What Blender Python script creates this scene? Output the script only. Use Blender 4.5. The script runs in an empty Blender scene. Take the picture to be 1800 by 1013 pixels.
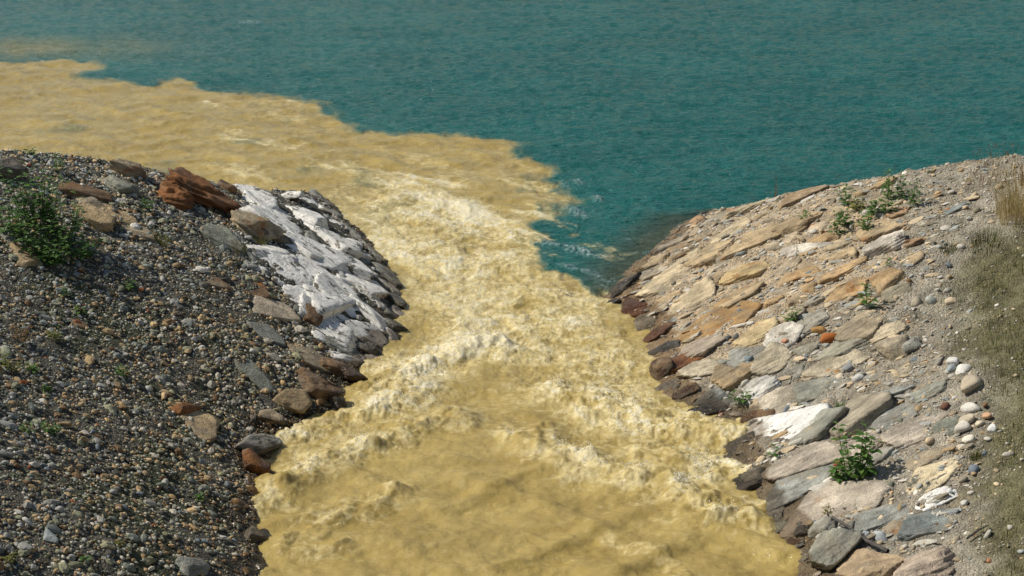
import bpy, bmesh, math, random
import numpy as np
from mathutils import Vector, Matrix

random.seed(7)
RNG = np.random.default_rng(11)
C = bpy.context.scene.collection
S = bpy.context.scene

# ------------------------------------------------------------------ camera model
CAMH = 6.0
PITCH = math.radians(18.0)
FPX = 900.0 / math.tan(math.radians(17.0))
CP, SP = math.cos(PITCH), math.sin(PITCH)

def ray(px, py):
    a = (px - 900.0) / FPX
    b = -(py - 506.5) / FPX
    return np.array([a, CP + b * SP, -SP + b * CP])

def project(x, y, z):
    dz = z - CAMH
    dep = y * CP - dz * SP
    up = y * SP + dz * CP
    dep = np.where(dep < 0.1, 0.1, dep)
    return 900 + FPX * x / dep, 506.5 - FPX * up / dep

def water_pt(px, py):
    d = ray(px, py)
    t = -CAMH / d[2]
    return (d[0] * t, d[1] * t)

# ------------------------------------------------------------------ numpy noise
def _hash(ix, iy, iz, seed):
    h = (ix.astype(np.uint32) * np.uint32(374761393) + iy.astype(np.uint32) * np.uint32(668265263)
         + iz.astype(np.uint32) * np.uint32(2147483647) + np.uint32((seed * 974711 + 12345) & 0xffffffff))
    h = (h ^ (h >> np.uint32(13))) * np.uint32(1274126177)
    h = (h ^ (h >> np.uint32(16))) * np.uint32(2246822519)
    return h ^ (h >> np.uint32(15))

def noise2(x, y, seed=0):
    x = np.asarray(x, float); y = np.asarray(y, float)
    x0 = np.floor(x); y0 = np.floor(y)
    fx = x - x0; fy = y - y0
    ix = x0.astype(np.int64); iy = y0.astype(np.int64)
    z = np.zeros_like(ix)
    u = fx * fx * fx * (fx * (fx * 6 - 15) + 10); v = fy * fy * fy * (fy * (fy * 6 - 15) + 10)
    def g(ox, oy):
        a = _hash(ix + ox, iy + oy, z, seed).astype(float) * (2 * math.pi / 4294967296.0)
        return np.cos(a) * (fx - ox) + np.sin(a) * (fy - oy)
    n0 = g(0, 0) * (1 - u) + g(1, 0) * u
    n1 = g(0, 1) * (1 - u) + g(1, 1) * u
    return (n0 * (1 - v) + n1 * v) * 1.5

def noise3(p, seed=0):
    f0 = np.floor(p); f = p - f0
    i = f0.astype(np.int64)
    w = f * f * f * (f * (f * 6 - 15) + 10)
    out = 0
    for ox in (0, 1):
        for oy in (0, 1):
            for oz in (0, 1):
                h = _hash(i[:, 0] + ox, i[:, 1] + oy, i[:, 2] + oz, seed).astype(float) / 2147483648.0 - 1
                out = out + h * (w[:, 0] if ox else 1 - w[:, 0]) * (w[:, 1] if oy else 1 - w[:, 1]) * (w[:, 2] if oz else 1 - w[:, 2])
    return out

def fbm2(x, y, oct=4, seed=0, gain=.5):
    s = 0; a = 1; t = 0
    for k in range(oct):
        s = s + a * noise2(x * 2 ** k, y * 2 ** k, seed + k * 17); t += a; a *= gain
    return s / t

def billow(x, y, oct=3, seed=0, gain=.5):
    s = 0; a = 1; t = 0
    for k in range(oct):
        s = s + a * np.abs(noise2(x * 2.1 ** k, y * 2.1 ** k, seed + k * 31)); t += a; a *= gain
    return s / t

def sstep(a, b, x):
    t = np.clip((x - a) / (b - a), 0, 1)
    return t * t * (3 - 2 * t)

def seg_dist(x, y, poly):
    d = np.full(np.shape(x), 1e9)
    for (ax, ay), (bx, by) in zip(poly[:-1], poly[1:]):
        vx, vy = bx - ax, by - ay
        L = vx * vx + vy * vy + 1e-12
        t = np.clip(((x - ax) * vx + (y - ay) * vy) / L, 0, 1)
        d = np.minimum(d, (x - ax - t * vx) ** 2 + (y - ay - t * vy) ** 2)
    return np.sqrt(d)

def inside(x, y, poly):
    r = np.zeros(np.shape(x), bool)
    n = len(poly)
    for i in range(n):
        ax, ay = poly[i]; bx, by = poly[(i + 1) % n]
        if ay == by: continue
        c = ((ay > y) != (by > y)) & (x < (bx - ax) * (y - ay) / (by - ay) + ax)
        r ^= c
    return r

def sdf(x, y, poly):
    d = seg_dist(x, y, list(poly) + [poly[0]])
    return np.where(inside(x, y, poly), d, -d)

# ------------------------------------------------------------------ banks
SHORE_L = [(470, 1013), (452, 940), (468, 860), (492, 775), (605, 728), (632, 648), (706, 592), (706, 500), (652, 425), (598, 372), (572, 346)]
SHORE_R = [(1408, 1013), (1335, 900), (1282, 830), (1296, 760), (1170, 700), (1142, 640), (1132, 580), (1068, 520), (1105, 474), (1188, 402), (1214, 386)]
RIDGE_L = [(545, 339), (500, 334), (425, 333), (330, 311), (255, 293), (180, 283), (90, 268), (0, 260), (-140, 246)]
RIDGE_R = [(1250, 366), (1300, 362), (1375, 344), (1440, 326), (1520, 312), (1600, 297), (1700, 281), (1800, 270), (1940, 256)]
wl = [water_pt(*p) for p in SHORE_L]
wr = [water_pt(*p) for p in SHORE_R]
chl = [(-2.2, -60), (-2.1, 6)] + wl + [(wl[-1][0] - .2, 60)]
chr_ = [(2.5, -60), (2.3, 6)] + wr + [(wr[-1][0] + .9, 60)]
POLY_L = chl + [(-900, 60), (-900, -60)]
POLY_R = chr_ + [(900, 60), (900, -60)]

def prof(d, s, cap):
    return cap * (1 - np.exp(-s * d / cap))

def bank_only(x, y, side):
    if side < 0:
        d = seg_dist(x, y, chl); ins = inside(x, y, POLY_L)
        return np.where(ins, prof(d, .58, 4.6), -.55 * d)
    d = seg_dist(x, y, chr_); ins = inside(x, y, POLY_R)
    return np.where(ins, prof(d, .50, 4.4), -.40 * d)

def march(px, py, fn, t0=7, t1=48, n=900):
    d = ray(px, py)
    t = np.linspace(t0, t1, n)
    X = d[0] * t; Y = d[1] * t; Z = CAMH + d[2] * t
    f = Z - fn(X, Y)
    k = np.argmax(f < 0)
    if k == 0: return None
    a = f[k - 1] / (f[k - 1] - f[k])
    tt = t[k - 1] + a * (t[k] - t[k - 1])
    return np.array([d[0] * tt, d[1] * tt, CAMH + d[2] * tt])

def ridge(side, shore_end, pts):
    R = [(shore_end[0], shore_end[1], 0.0)]
    for p in pts:
        q = march(p[0], p[1], lambda x, y: bank_only(x, y, side))
        if q is not None: R.append(tuple(q))
    R = sorted(R, key=lambda q: q[0] * side)
    R.append((R[-1][0] + side * 6, R[-1][1] - 1.5, R[-1][2] + 1.2))
    R.append((side * 900, R[-1][1], R[-1][2] + .3))
    R = np.array(R)
    return R if side > 0 else R[::-1]
RL = ridge(-1, wl[-1], RIDGE_L)
RR = ridge(1, wr[-1], RIDGE_R)

def smin(a, b, k):
    h = np.clip(.5 + .5 * (b - a) / k, 0, 1)
    return b * (1 - h) + a * h - k * h * (1 - h)

def one_bank(x, y, side):
    a = bank_only(x, y, side)
    R = RL if side < 0 else RR
    b = np.interp(x, R[:, 0], R[:, 2]) + .75 * (np.interp(x, R[:, 0], R[:, 1]) - y)
    return smin(a, b, .10)

def height(x, y):
    x = np.asarray(x, float); y = np.asarray(y, float)
    h = np.maximum(one_bank(x, y, -1), one_bank(x, y, 1))
    bed = np.where(y > 24, -1.1 - .08 * (y - 24), -1.1)
    return np.maximum(h, np.maximum(bed, -5.0))

def hit(px, py):
    q = march(px, py, height)
    if q is None:
        w = water_pt(px, py); q = np.array([w[0], w[1], 0.])
    return q

def normal_at(x, y, e=.12):
    hx = float(height(x + e, y) - height(x - e, y)) / (2 * e)
    hy = float(height(x, y + e) - height(x, y - e)) / (2 * e)
    return Vector((-hx, -hy, 1)).normalized()

# ------------------------------------------------------------------ helpers
def lin(r, g, b, k=1.0):
    f = lambda c: (c / 12.92 if c <= .04045 else ((c + .055) / 1.055) ** 2.4)
    return (f(r / 255) * k, f(g / 255) * k, f(b / 255) * k, 1.0)

def mesh_obj(name, V, F, mat=None, parent=None, smooth=True, attrs=None):
    """V (n,3) array, F (m,k) array with k 3 or 4, or list of such arrays"""
    me = bpy.data.meshes.new(name)
    V = np.asarray(V, np.float32)
    Fs = F if isinstance(F, list) else [F]
    Fs = [np.asarray(f, np.int32) for f in Fs if len(f)]
    me.vertices.add(len(V)); me.vertices.foreach_set('co', V.ravel())
    nl = sum(f.size for f in Fs); nf = sum(len(f) for f in Fs)
    me.loops.add(nl); me.loops.foreach_set('vertex_index', np.concatenate([f.ravel() for f in Fs]))
    me.polygons.add(nf)
    st = []; o = 0
    for f in Fs:
        st.append(o + np.arange(len(f), dtype=np.int32) * f.shape[1]); o += f.size
    me.polygons.foreach_set('loop_start', np.concatenate(st))
    me.polygons.foreach_set('use_smooth', np.full(nf, smooth))
    for k, a in (attrs or {}).items():
        a = np.asarray(a, np.float32)
        if a.ndim == 1:
            at = me.attributes.new(k, 'FLOAT', 'POINT'); at.data.foreach_set('value', a)
        else:
            at = me.attributes.new(k, 'FLOAT_COLOR', 'POINT'); at.data.foreach_set('color', a.ravel())
    me.update(calc_edges=True)
    if mat: me.materials.append(mat)
    o = bpy.data.objects.new(name, me); C.objects.link(o)
    if parent: o.parent = parent
    return o

def tag(o, label=None, cat=None, group=None, kind=None):
    if label: o['label'] = label
    if cat: o['category'] = cat
    if group: o['group'] = group
    if kind: o['kind'] = kind
    return o

def empty(name, loc):
    o = bpy.data.objects.new(name, None); C.objects.link(o); o.location = loc
    o.empty_display_size = .1
    return o

ICO = {}
def ico(level):
    if level not in ICO:
        bm = bmesh.new(); bmesh.ops.create_icosphere(bm, subdivisions=level, radius=1)
        bm.verts.ensure_lookup_table()
        V = np.array([v.co[:] for v in bm.verts]); F = np.array([[v.index for v in f.verts] for f in bm.faces])
        bm.free(); V /= np.linalg.norm(V, axis=1)[:, None]
        ICO[level] = (V, F)
    return ICO[level]

# ------------------------------------------------------------------ materials
class NT:
    def __init__(s, name):
        s.m = bpy.data.materials.new(name); s.m.use_nodes = True
        s.t = s.m.node_tree; s.b = s.t.nodes['Principled BSDF']; s.out = s.t.nodes['Material Output']
    def n(s, typ, **k):
        q = s.t.nodes.new(typ)
        for a, v in k.items():
            if a.startswith('i_'):
                q.inputs[a[2:].replace('_', ' ')].default_value = v
            else: setattr(q, a, v)
        return q
    def l(s, a, b): s.t.links.new(a, b)
    def put(s, sock, v):
        if hasattr(v, 'is_output'): s.l(v, sock)
        else: sock.default_value = v
    def noise(s, vec, scale, detail=6, rough=.55, dist=0.0):
        q = s.n('ShaderNodeTexNoise'); q.inputs['Scale'].default_value = scale
        q.inputs['Detail'].default_value = detail; q.inputs['Roughness'].default_value = rough
        q.inputs['Distortion'].default_value = dist
        s.l(vec, q.inputs['Vector']); return q.outputs['Fac']
    def math(s, op, a, b=0.0, c=None):
        q = s.n('ShaderNodeMath', operation=op)
        s.put(q.inputs[0], a); s.put(q.inputs[1], b)
        if c is not None: s.put(q.inputs[2], c)
        return q.outputs[0]
    def rng(s, v, a, b, c=0.0, d=1.0, smooth=True):
        q = s.n('ShaderNodeMapRange'); q.interpolation_type = 'SMOOTHSTEP' if smooth else 'LINEAR'
        s.put(q.inputs['Value'], v); s.put(q.inputs['From Min'], a); s.put(q.inputs['From Max'], b)
        s.put(q.inputs['To Min'], c); s.put(q.inputs['To Max'], d)
        return q.outputs['Result']
    def mix(s, f, a, b, mode='MIX'):
        q = s.n('ShaderNodeMix', data_type='RGBA', blend_type=mode)
        s.put(q.inputs['Factor'], f); s.put(q.inputs['A'] if False else q.inputs[6], a); s.put(q.inputs[7], b)
        return q.outputs[2]
    def vmath(s, op, a, b):
        q = s.n('ShaderNodeVectorMath', operation=op); s.put(q.inputs[0], a); s.put(q.inputs[1], b)
        return q.outputs[0]
    def attr(s, name): return s.n('ShaderNodeAttribute', attribute_name=name)
    def bump(s, h, strength, dist):
        q = s.n('ShaderNodeBump'); q.inputs['Strength'].default_value = strength; q.inputs['Distance'].default_value = dist
        s.l(h, q.inputs['Height']); return q.outputs['Normal']
    def grey(s, v):
        q = s.n('ShaderNodeCombineColor'); [s.l(v, q.inputs[i]) for i in range(3)]; return q.outputs[0]

def wetness(t, pos):
    sx = t.n('ShaderNodeSeparateXYZ'); t.l(pos, sx.inputs[0])
    n = t.noise(pos, 3.0, 5)
    lim = t.math('MULTIPLY_ADD', n, .38, -.02)
    lo = t.math('SUBTRACT', lim, .05)
    return t.rng(sx.outputs['Z'], lo, lim, 1.0, 0.0)

def rock_material(name, stain=None, stain_lo=.55, stain_hi=.68, strata=.5, patch=None, patch_lo=.56, patch_hi=.60, use_attr=False, bump=.9, contrast=1.0, dust=0.0):
    t = NT(name)
    tc = t.n('ShaderNodeTexCoord'); oi = t.n('ShaderNodeObjectInfo'); geo = t.n('ShaderNodeNewGeometry')
    off = t.math('MULTIPLY', oi.outputs['Random'], 91.7)
    vec = t.vmath('ADD', tc.outputs['Object'], off)
    base = t.attr('Col').outputs['Color'] if use_attr else oi.outputs['Color']
    n1 = t.noise(vec, 4.5, 9, .6)
    f1 = t.rng(n1, .3, .72, 1 - .42 * contrast, 1 + .24 * contrast)
    c = t.mix(1.0, base, t.grey(f1), 'MULTIPLY')
    if strata > 0:
        mp = t.n('ShaderNodeMapping'); mp.inputs['Scale'].default_value = (2.2, 9.0, 26.0); t.l(vec, mp.inputs['Vector'])
        n2 = t.noise(mp.outputs[0], 1.6, 6, .6, .6)
        c = t.mix(strata, c, t.grey(t.rng(n2, .34, .66, .55, 1.25)), 'MULTIPLY')
    if dust:
        nd = t.noise(vec, 3.6, 8, .7, .2)
        c = t.mix(t.math('MULTIPLY', t.rng(nd, .46, .66), dust), c, (.31, .265, .19, 1))
    if stain:
        n3 = t.noise(vec, 3.1, 7, .62, .4)
        c = t.mix(t.math('MULTIPLY', t.rng(n3, stain_lo, stain_hi), .8), c, stain)
    if patch:
        mp2 = t.n('ShaderNodeMapping'); mp2.inputs['Scale'].default_value = (1.0, 2.2, 2.5); t.l(vec, mp2.inputs['Vector'])
        n4 = t.noise(mp2.outputs[0], 5.5, 9, .66, .3)
        c = t.mix(t.rng(n4, patch_lo, patch_hi), c, patch)
    sp = t.noise(vec, 95, 3, .7)
    c = t.mix(1.0, c, t.grey(t.rng(sp, .3, .7, .74, 1.2)), 'MULTIPLY')
    wet = wetness(t, geo.outputs['Position'])
    c = t.mix(wet, c, t.mix(1.0, c, (.46, .40, .33, 1), 'MULTIPLY'))
    t.l(c, t.b.inputs['Base Color'])
    t.l(t.rng(wet, 0, 1, .88, .22), t.b.inputs['Roughness'])
    t.b.inputs['Specular IOR Level'].default_value = .35
    hn = t.math('ADD', t.noise(vec, 16, 10, .68), t.math('MULTIPLY', t.noise(vec, 70, 4, .6), .25))
    t.l(t.bump(hn, bump, .05), t.b.inputs['Normal'])
    return t.m

M_ROCK = rock_material('weathered_rock', strata=.55, dust=.65)
M_RUST = rock_material('rust_stained_rock', stain=lin(160, 108, 56), strata=.45, dust=.45)
M_WHITE = rock_material('lime_white_rock', strata=.30, patch=lin(112, 108, 94), patch_lo=.555, patch_hi=.61, contrast=.5, bump=.65)
M_COBBLE = rock_material('cobble_stone', strata=.12, bump=.22, contrast=.7)
M_GRAVEL = rock_material('gravel_stone', strata=0, use_attr=True, bump=.15, contrast=.6)

def ground_material():
    t = NT('stony_soil')
    geo = t.n('ShaderNodeNewGeometry'); pos = geo.outputs['Position']
    base = t.attr('Col').outputs['Color']
    v = t.n('ShaderNodeTexVoronoi'); v.inputs['Scale'].default_value = 60; t.l(pos, v.inputs['Vector'])
    rc = t.n('ShaderNodeSeparateColor'); t.l(v.outputs['Color'], rc.inputs[0])
    c = t.mix(.6, base, t.grey(t.rng(rc.outputs[0], 0, 1, .6, 1.5, False)), 'MULTIPLY')
    c = t.mix(1.0, c, t.grey(t.rng(t.noise(pos, 5, 9, .65), .3, .7, .65, 1.3)), 'MULTIPLY')
    wet = wetness(t, pos)
    c = t.mix(wet, c, t.mix(1.0, c, (.55, .47, .37, 1), 'MULTIPLY'))
    t.l(c, t.b.inputs['Base Color']); t.l(t.rng(wet, 0, 1, .95, .4), t.b.inputs['Roughness'])
    t.b.inputs['Specular IOR Level'].default_value = .25
    hgt = t.math('ADD', t.math('MULTIPLY', v.outputs['Distance'], -.8), t.noise(pos, 45, 6, .7))
    t.l(t.bump(hgt, .8, .03), t.b.inputs['Normal'])
    return t.m

def water_material():
    t = NT('silty_lake_water')
    geo = t.n('ShaderNodeNewGeometry'); pos = geo.outputs['Position']
    mud = t.attr('mud').outputs['Fac']; foam = t.attr('foam').outputs['Fac']; clear = t.attr('clear').outputs['Fac']
    cap = t.attr('cap').outputs['Fac']
    nb = t.noise(pos, .35, 4)
    mp = t.n('ShaderNodeMapping'); mp.inputs['Scale'].default_value = (.55, 1.6, 1); mp.inputs['Rotation'].default_value = (0, 0, .25); t.l(pos, mp.inputs['Vector'])
    lake = t.mix(t.rng(nb, .3, .7), (.013, .114, .096, 1), (.019, .144, .122, 1))
    mudc = t.mix(t.rng(t.noise(mp.outputs[0], 1.3, 6, .6, .15), .3, .7), (.375, .268, .076, 1), (.485, .358, .115, 1))
    lake = t.mix(t.math('MULTIPLY', clear, .55), lake, (.135, .125, .070, 1))
    c = t.mix(mud, lake, mudc)
    f1 = t.noise(pos, 10, 9, .75); f2 = t.noise(t.vmath('ADD', pos, (7.3, 2.1, 0)), 46, 6, .85); f3 = t.noise(t.vmath('ADD', pos, (1.3, 9.1, 0)), 19, 8, .8)
    ff = t.math('MULTIPLY_ADD', t.math('SUBTRACT', foam, .45), .55, f1)
    c = t.mix(t.math('MULTIPLY', t.rng(ff, .30, .72, 0, .85), t.rng(foam, .0, .25)), c, (.82, .68, .335, 1))
    gr = t.math('ADD', t.math('MULTIPLY', f2, .5), t.math('MULTIPLY', f3, .5))
    fw = t.math('MULTIPLY_ADD', t.math('SUBTRACT', foam, .62), .22, gr)
    c = t.mix(t.math('MULTIPLY', t.rng(fw, .525, .61, 0, .75), t.rng(foam, .12, .55)), c, (.95, .895, .70, 1))  # small white foam flecks, doubling as sun glints painted into the colour
    dk = t.math('MULTIPLY_ADD', t.math('SUBTRACT', foam, .6), .14, gr)
    c = t.mix(t.math('MULTIPLY', t.rng(dk, .49, .37, 0, .75), t.rng(foam, .24, .6)), c, (.34, .225, .055, 1))
    cap = t.math('MULTIPLY', cap, t.rng(t.noise(t.vmath('ADD', pos, (4.1, 4.4, 0)), 30, 6, .8), .42, .60))
    c = t.mix(cap, c, (.85, .9, .88, 1))
    t.l(c, t.b.inputs['Base Color'])
    r = t.math('ADD', t.rng(mud, 0, 1, .10, .05, False), t.math('MULTIPLY', foam, .30))
    t.l(r, t.b.inputs['Roughness'])
    t.b.inputs['IOR'].default_value = 1.33
    t.l(t.rng(mud, 0, 1, .37, .5, False), t.b.inputs['Specular IOR Level'])
    t.b.subsurface_method = 'BURLEY' if hasattr(t.b, 'subsurface_method') else None
    t.l(t.math('MULTIPLY', mud, .45), t.b.inputs['Subsurface Weight'])
    t.b.inputs['Subsurface Radius'].default_value = (1.0, .8, .45); t.b.inputs['Subsurface Scale'].default_value = .06
    # ripples
    wm = t.n('ShaderNodeMapping'); wm.inputs['Scale'].default_value = (1.0, 2.3, 1); wm.inputs['Rotation'].default_value = (0, 0, -.18); t.l(pos, wm.inputs['Vector'])
    h1 = t.noise(wm.outputs[0], 5.5, 4, .6, .3)
    h2 = t.noise(wm.outputs[0], 17, 3, .6)
    hl = t.math('ADD', h1, t.math('MULTIPLY', h2, .35))
    hm = t.noise(pos, 12, 7, .68, 0)
    hf = t.math('MULTIPLY', t.noise(pos, 50, 5, .8), .28)
    hh = t.math('ADD', t.math('MULTIPLY', hl, t.rng(mud, 0, 1, 1.9, .1, False)),
                t.math('ADD', t.math('MULTIPLY', hm, t.math('MULTIPLY', mud, .42)), t.math('MULTIPLY', hf, foam)))
    t.l(t.bump(hh, .75, .07), t.b.inputs['Normal'])
    tr = t.n('ShaderNodeBsdfTransparent'); tr.inputs['Color'].default_value = (.86, .92, .84, 1)
    mx = t.n('ShaderNodeMixShader'); t.l(t.math('MULTIPLY', clear, .34), mx.inputs[0]); t.l(t.b.outputs[0], mx.inputs[1]); t.l(tr.outputs[0], mx.inputs[2])
    t.l(mx.outputs[0], t.out.inputs['Surface'])
    return t.m

def leaf_material(name, c1, c2, trans=.25):
    t = NT(name)
    geo = t.n('ShaderNodeNewGeometry')
    n = geo.outputs['Random Per Island']
    c = t.mix(n, c1, c2)
    t.l(c, t.b.inputs['Base Color']); t.b.inputs['Roughness'].default_value = .5
    t.b.inputs['Specular IOR Level'].default_value = .3
    tl = t.n('ShaderNodeBsdfTranslucent'); t.l(c, tl.inputs['Color'])
    mx = t.n('ShaderNodeMixShader'); mx.inputs[0].default_value = trans
    t.l(t.b.outputs[0], mx.inputs[1]); t.l(tl.outputs[0], mx.inputs[2]); t.l(mx.outputs[0], t.out.inputs['Surface'])
    return t.m

def plain_material(name, c, rough=.8, scale=20):
    t = NT(name); tc = t.n('ShaderNodeTexCoord')
    n = t.noise(tc.outputs['Object'], scale, 6)
    t.l(t.mix(1.0, c, t.grey(t.rng(n, .3, .7, .6, 1.3)), 'MULTIPLY'), t.b.inputs['Base Color'])
    t.b.inputs['Roughness'].default_value = rough
    t.l(t.bump(n, .4, .01), t.b.inputs['Normal'])
    return t.m

M_LEAF = leaf_material('green_leaf', (.075, .165, .032, 1), (.15, .26, .055, 1), .35)
M_LEAF_DARK = leaf_material('dark_green_leaf', (.065, .150, .032, 1), (.14, .25, .055, 1), .4)
M_LEAF_YELLOW = leaf_material('yellow_green_leaf', (.14, .17, .03, 1), (.22, .2, .05, 1))
M_DRY = leaf_material('dry_straw', (.45, .34, .14, 1), (.62, .50, .24, 1), .35)
M_RUSTLEAF = leaf_material('rust_brown_leaf', (.2, .1, .03, 1), (.28, .17, .05, 1))
M_GRASS = leaf_material('sparse_grass', (.085, .115, .022, 1), (.20, .18, .055, 1))
M_STEM = plain_material('plant_stem', (.09, .10, .04, 1))
M_WOOD = plain_material('dark_driftwood', (.075, .066, .055, 1))

# ------------------------------------------------------------------ ground
def axis(a, b, step, far, growth=1.28):
    core = list(np.arange(a, b + 1e-6, step))
    lo = []; s = step; p = a
    while p > -far: s *= growth; p -= s; lo.append(p)
    hi = []; s = step; p = b
    while p < far: s *= growth; p += s; hi.append(p)
    return np.array(lo[::-1] + core + hi)

def ground_noise(x, y):
    return .045 * fbm2(x * 1.3, y * 1.3, 4, 3) + .030 * fbm2(x * 4, y * 4, 2, 9) + .026 * fbm2(x * 11, y * 11, 2, 13)

# zones marked on the banks (polygons of image points, used on world points through projection)
Z_WHITE = [(425, 332), (560, 343), (640, 420), (705, 500), (712, 585), (640, 650), (560, 600), (520, 530), (440, 470), (405, 400)]
Z_GRASS_R = [(1720, 420), (1800, 400), (1990, 380), (1990, 1100), (1700, 1100), (1740, 920), (1760, 800), (1735, 690), (1690, 590), (1670, 500)]
Z_PAVE_R = [(1068, 515), (1105, 474), (1188, 402), (1214, 386), (1300, 362), (1440, 326), (1560, 318), (1640, 400), (1600, 470), (1560, 560), (1640, 640),
            (1620, 740), (1600, 800), (1680, 830), (1640, 930), (1500, 1013), (1408, 1013), (1335, 900), (1282, 830), (1296, 760), (1170, 700), (1142, 640), (1132, 580)]

xs = axis(-7.4, 7.6, .034, 320); ys = axis(8.0, 24.5, .034, 320)
X, Y = np.meshgrid(xs, ys); x = X.ravel(); y = Y.ravel()
z = height(x, y)
gn = ground_noise(x, y)
z = z + gn * sstep(-.4, .15, z)
px, py = project(x, y, z)
right = (x > 0)
n1 = fbm2(x * .9, y * .9, 4, 21); n2 = fbm2(x * 4, y * 4, 3, 22); n3 = fbm2(x * .5, y * .5, 3, 29)
colL = np.array([.112, .104, .078]); colL2 = np.array([.060, .068, .034]); colR = np.array([.35, .31, .235]); colR2 = np.array([.27, .23, .165]); colG = np.array([.140, .130, .058])
moss = sstep(.05, .35, n1 + .4 * n2)[:, None] * .8
cl = colL * (1 - moss) + colL2 * moss
mr = sstep(-.2, .35, n1 + .3 * n2)[:, None]
cr = colR * (1 - mr) + colR2 * mr
peach = (sstep(-60, 60, sdf(px, py, [(1068, 515), (1188, 402), (1300, 355), (1440, 320), (1560, 330), (1560, 470), (1420, 560), (1300, 640), (1160, 690), (1100, 560)])))[:, None] * .85
cr = cr * (1 - peach) + np.array([.50, .385, .245]) * peach
sg = sdf(px, py, Z_GRASS_R)
gr = (sstep(-70, 60, sg + 90 * n1 + 50 * n2) * right)[:, None] * .85
cr = cr * (1 - gr) + colG * gr
col = np.where(right[:, None], cr, cl)
bedc = np.array([.40, .30, .16])
under = sstep(.02, -.1, z)[:, None]
col = col * (1 - under) + bedc * under
nx, ny = len(xs), len(ys)
idx = np.arange(nx * ny).reshape(ny, nx)
F = np.stack([idx[:-1, :-1], idx[:-1, 1:], idx[1:, 1:], idx[1:, :-1]], -1).reshape(-1, 4)
g = mesh_obj('ground', np.stack([x, y, z], 1), F, ground_material(), attrs={'Col': np.hstack([col, np.ones((len(x), 1))])})
tag(g, 'stony earth banks sloping down into the channel', 'ground', kind='structure')

# ------------------------------------------------------------------ water
pys = np.concatenate([np.linspace(-436, -70, 70), np.arange(-66, 1075, 1.4), np.linspace(1080, 1900, 60)])
ang = PITCH + np.arctan((pys - 506.5) / FPX)
ang = np.maximum(ang, .0022)
yr = CAMH / np.tan(ang)
us = np.concatenate([np.linspace(-1.6, -.36, 40), np.linspace(-.355, .355, 1050), np.linspace(.36, 1.6, 40)])
dep = yr * CP + CAMH * SP
X = us[None, :] * dep[:, None]; Y = np.repeat(yr[:, None], len(us), 1)
x = X.ravel(); y = Y.ravel()
W = lambda pts: [water_pt(*p) for p in pts]
MUD = W([(-700, 60), (-200, 100), (0, 108), (160, 110), (192, 124), (150, 134), (335, 148), (345, 160), (460, 172), (530, 182), (545, 205), (610, 222), (700, 234),
         (790, 240), (905, 254), (880, 268), (950, 294), (925, 318), (1002, 350), (985, 376), (945, 395), (985, 412), (920, 428), (965, 470), (1005, 500), (1075, 515),
         (1190, 600), (1260, 700), (1400, 740), (1460, 900), (1570, 1013)]) + [(3.6, 6), (3, -60), (-3.5, -60), (-3.2, 6)] + W([(420, 1013), (420, 800), (560, 700), (580, 500), (520, 370), (300, 330), (-700, 330)])
sc = np.clip((y / 18.0), .5, 3) ** 1.4
sd = sdf(x, y, MUD)
qx = x / sc; qy = y / sc
sdn = sd + sc * (.42 * fbm2(qx * 1.3, qy * 1.3, 4, 41) + .16 * fbm2(qx * 5, qy * 5, 3, 47))
sdn = sdn + sc * .22 * fbm2(qx * 2.6 + .4 * noise2(qx * 3, qy * 3, 51), qy * 4.2, 4, 53)
mud = sstep(-.13, .17, sdn / sc)
# faint silt veil beyond the plume at the far left
ex, ey = water_pt(30, 85)
veil = np.exp(-(((x - ex) / 2.6) ** 2 + ((y - ey) / 1.3) ** 2)) * (.55 + .6 * fbm2(qx * 3, qy * 3, 3, 61))
mud = np.maximum(mud, np.clip(veil * .75, 0, .6))
# lake pockets inside the plume
pk = fbm2(qx * 1.1 + 5, qy * 1.9, 4, 71)
mud = mud * (1 - .38 * sstep(.22, .5, pk) * sstep(20, 23, y))
ROUGH = W([(590, 350), (700, 318), (800, 350), (900, 395), (950, 438), (985, 480), (1065, 512), (1140, 590), (1160, 690), (1300, 765), (1325, 850), (1180, 800), (1010, 735),
           (930, 690), (850, 640), (770, 690), (640, 760), (520, 800), (500, 760), (620, 720), (640, 640), (715, 590), (700, 490), (640, 420)])
sr = sdf(x, y, ROUGH)
wob = .55 * fbm2(x * 1.5, y * 1.1, 4, 83)
T = sstep(-.55, .55, sr + wob) * mud
CREST = [  # image polyline, half width m, height m, foam
    ([(470, 885), (560, 815), (690, 775), (800, 735)], .20, .13, .9),
    ([(500, 965), (590, 915), (690, 872)], .16, .09, .75),
    ([(500, 770), (620, 735), (730, 690)], .20, .10, .8),
    ([(930, 775), (1050, 828), (1170, 858), (1260, 902), (1320, 910)], .25, .15, 1.0),
    ([(1150, 800), (1230, 825), (1310, 835)], .2, .10, .9),
    ([(1000, 700), (1120, 740), (1300, 765)], .26, .11, .9),
    ([(640, 690), (760, 640), (870, 610)], .22, .12, .9),
    ([(1080, 955), (1160, 985), (1200, 1020)], .10, .05, .45),
    ([(540, 985), (600, 960)], .10, .05, .4),
]
crest_h = 0; crest_f = 0
jx = .22 * fbm2(x * 2.2, y * 2.2, 4, 91); jy = .22 * fbm2(x * 2.2, y * 2.2, 4, 97)
lump = .5 + 1.0 * billow(x * 3.3, y * 3.3, 3, 101)
brk = sstep(-.55, .25, fbm2(x * 2.6, y * 2.2, 4, 107))
for pl, w, hh, ff in CREST:
    d = seg_dist(x + jx, y + jy, W(pl))
    e = np.exp(-(d / w) ** 2)
    crest_h = crest_h + hh * e * lump
    crest_f = np.maximum(crest_f, ff * np.exp(-(d / (w * 1.5)) ** 2) * brk)
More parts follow.
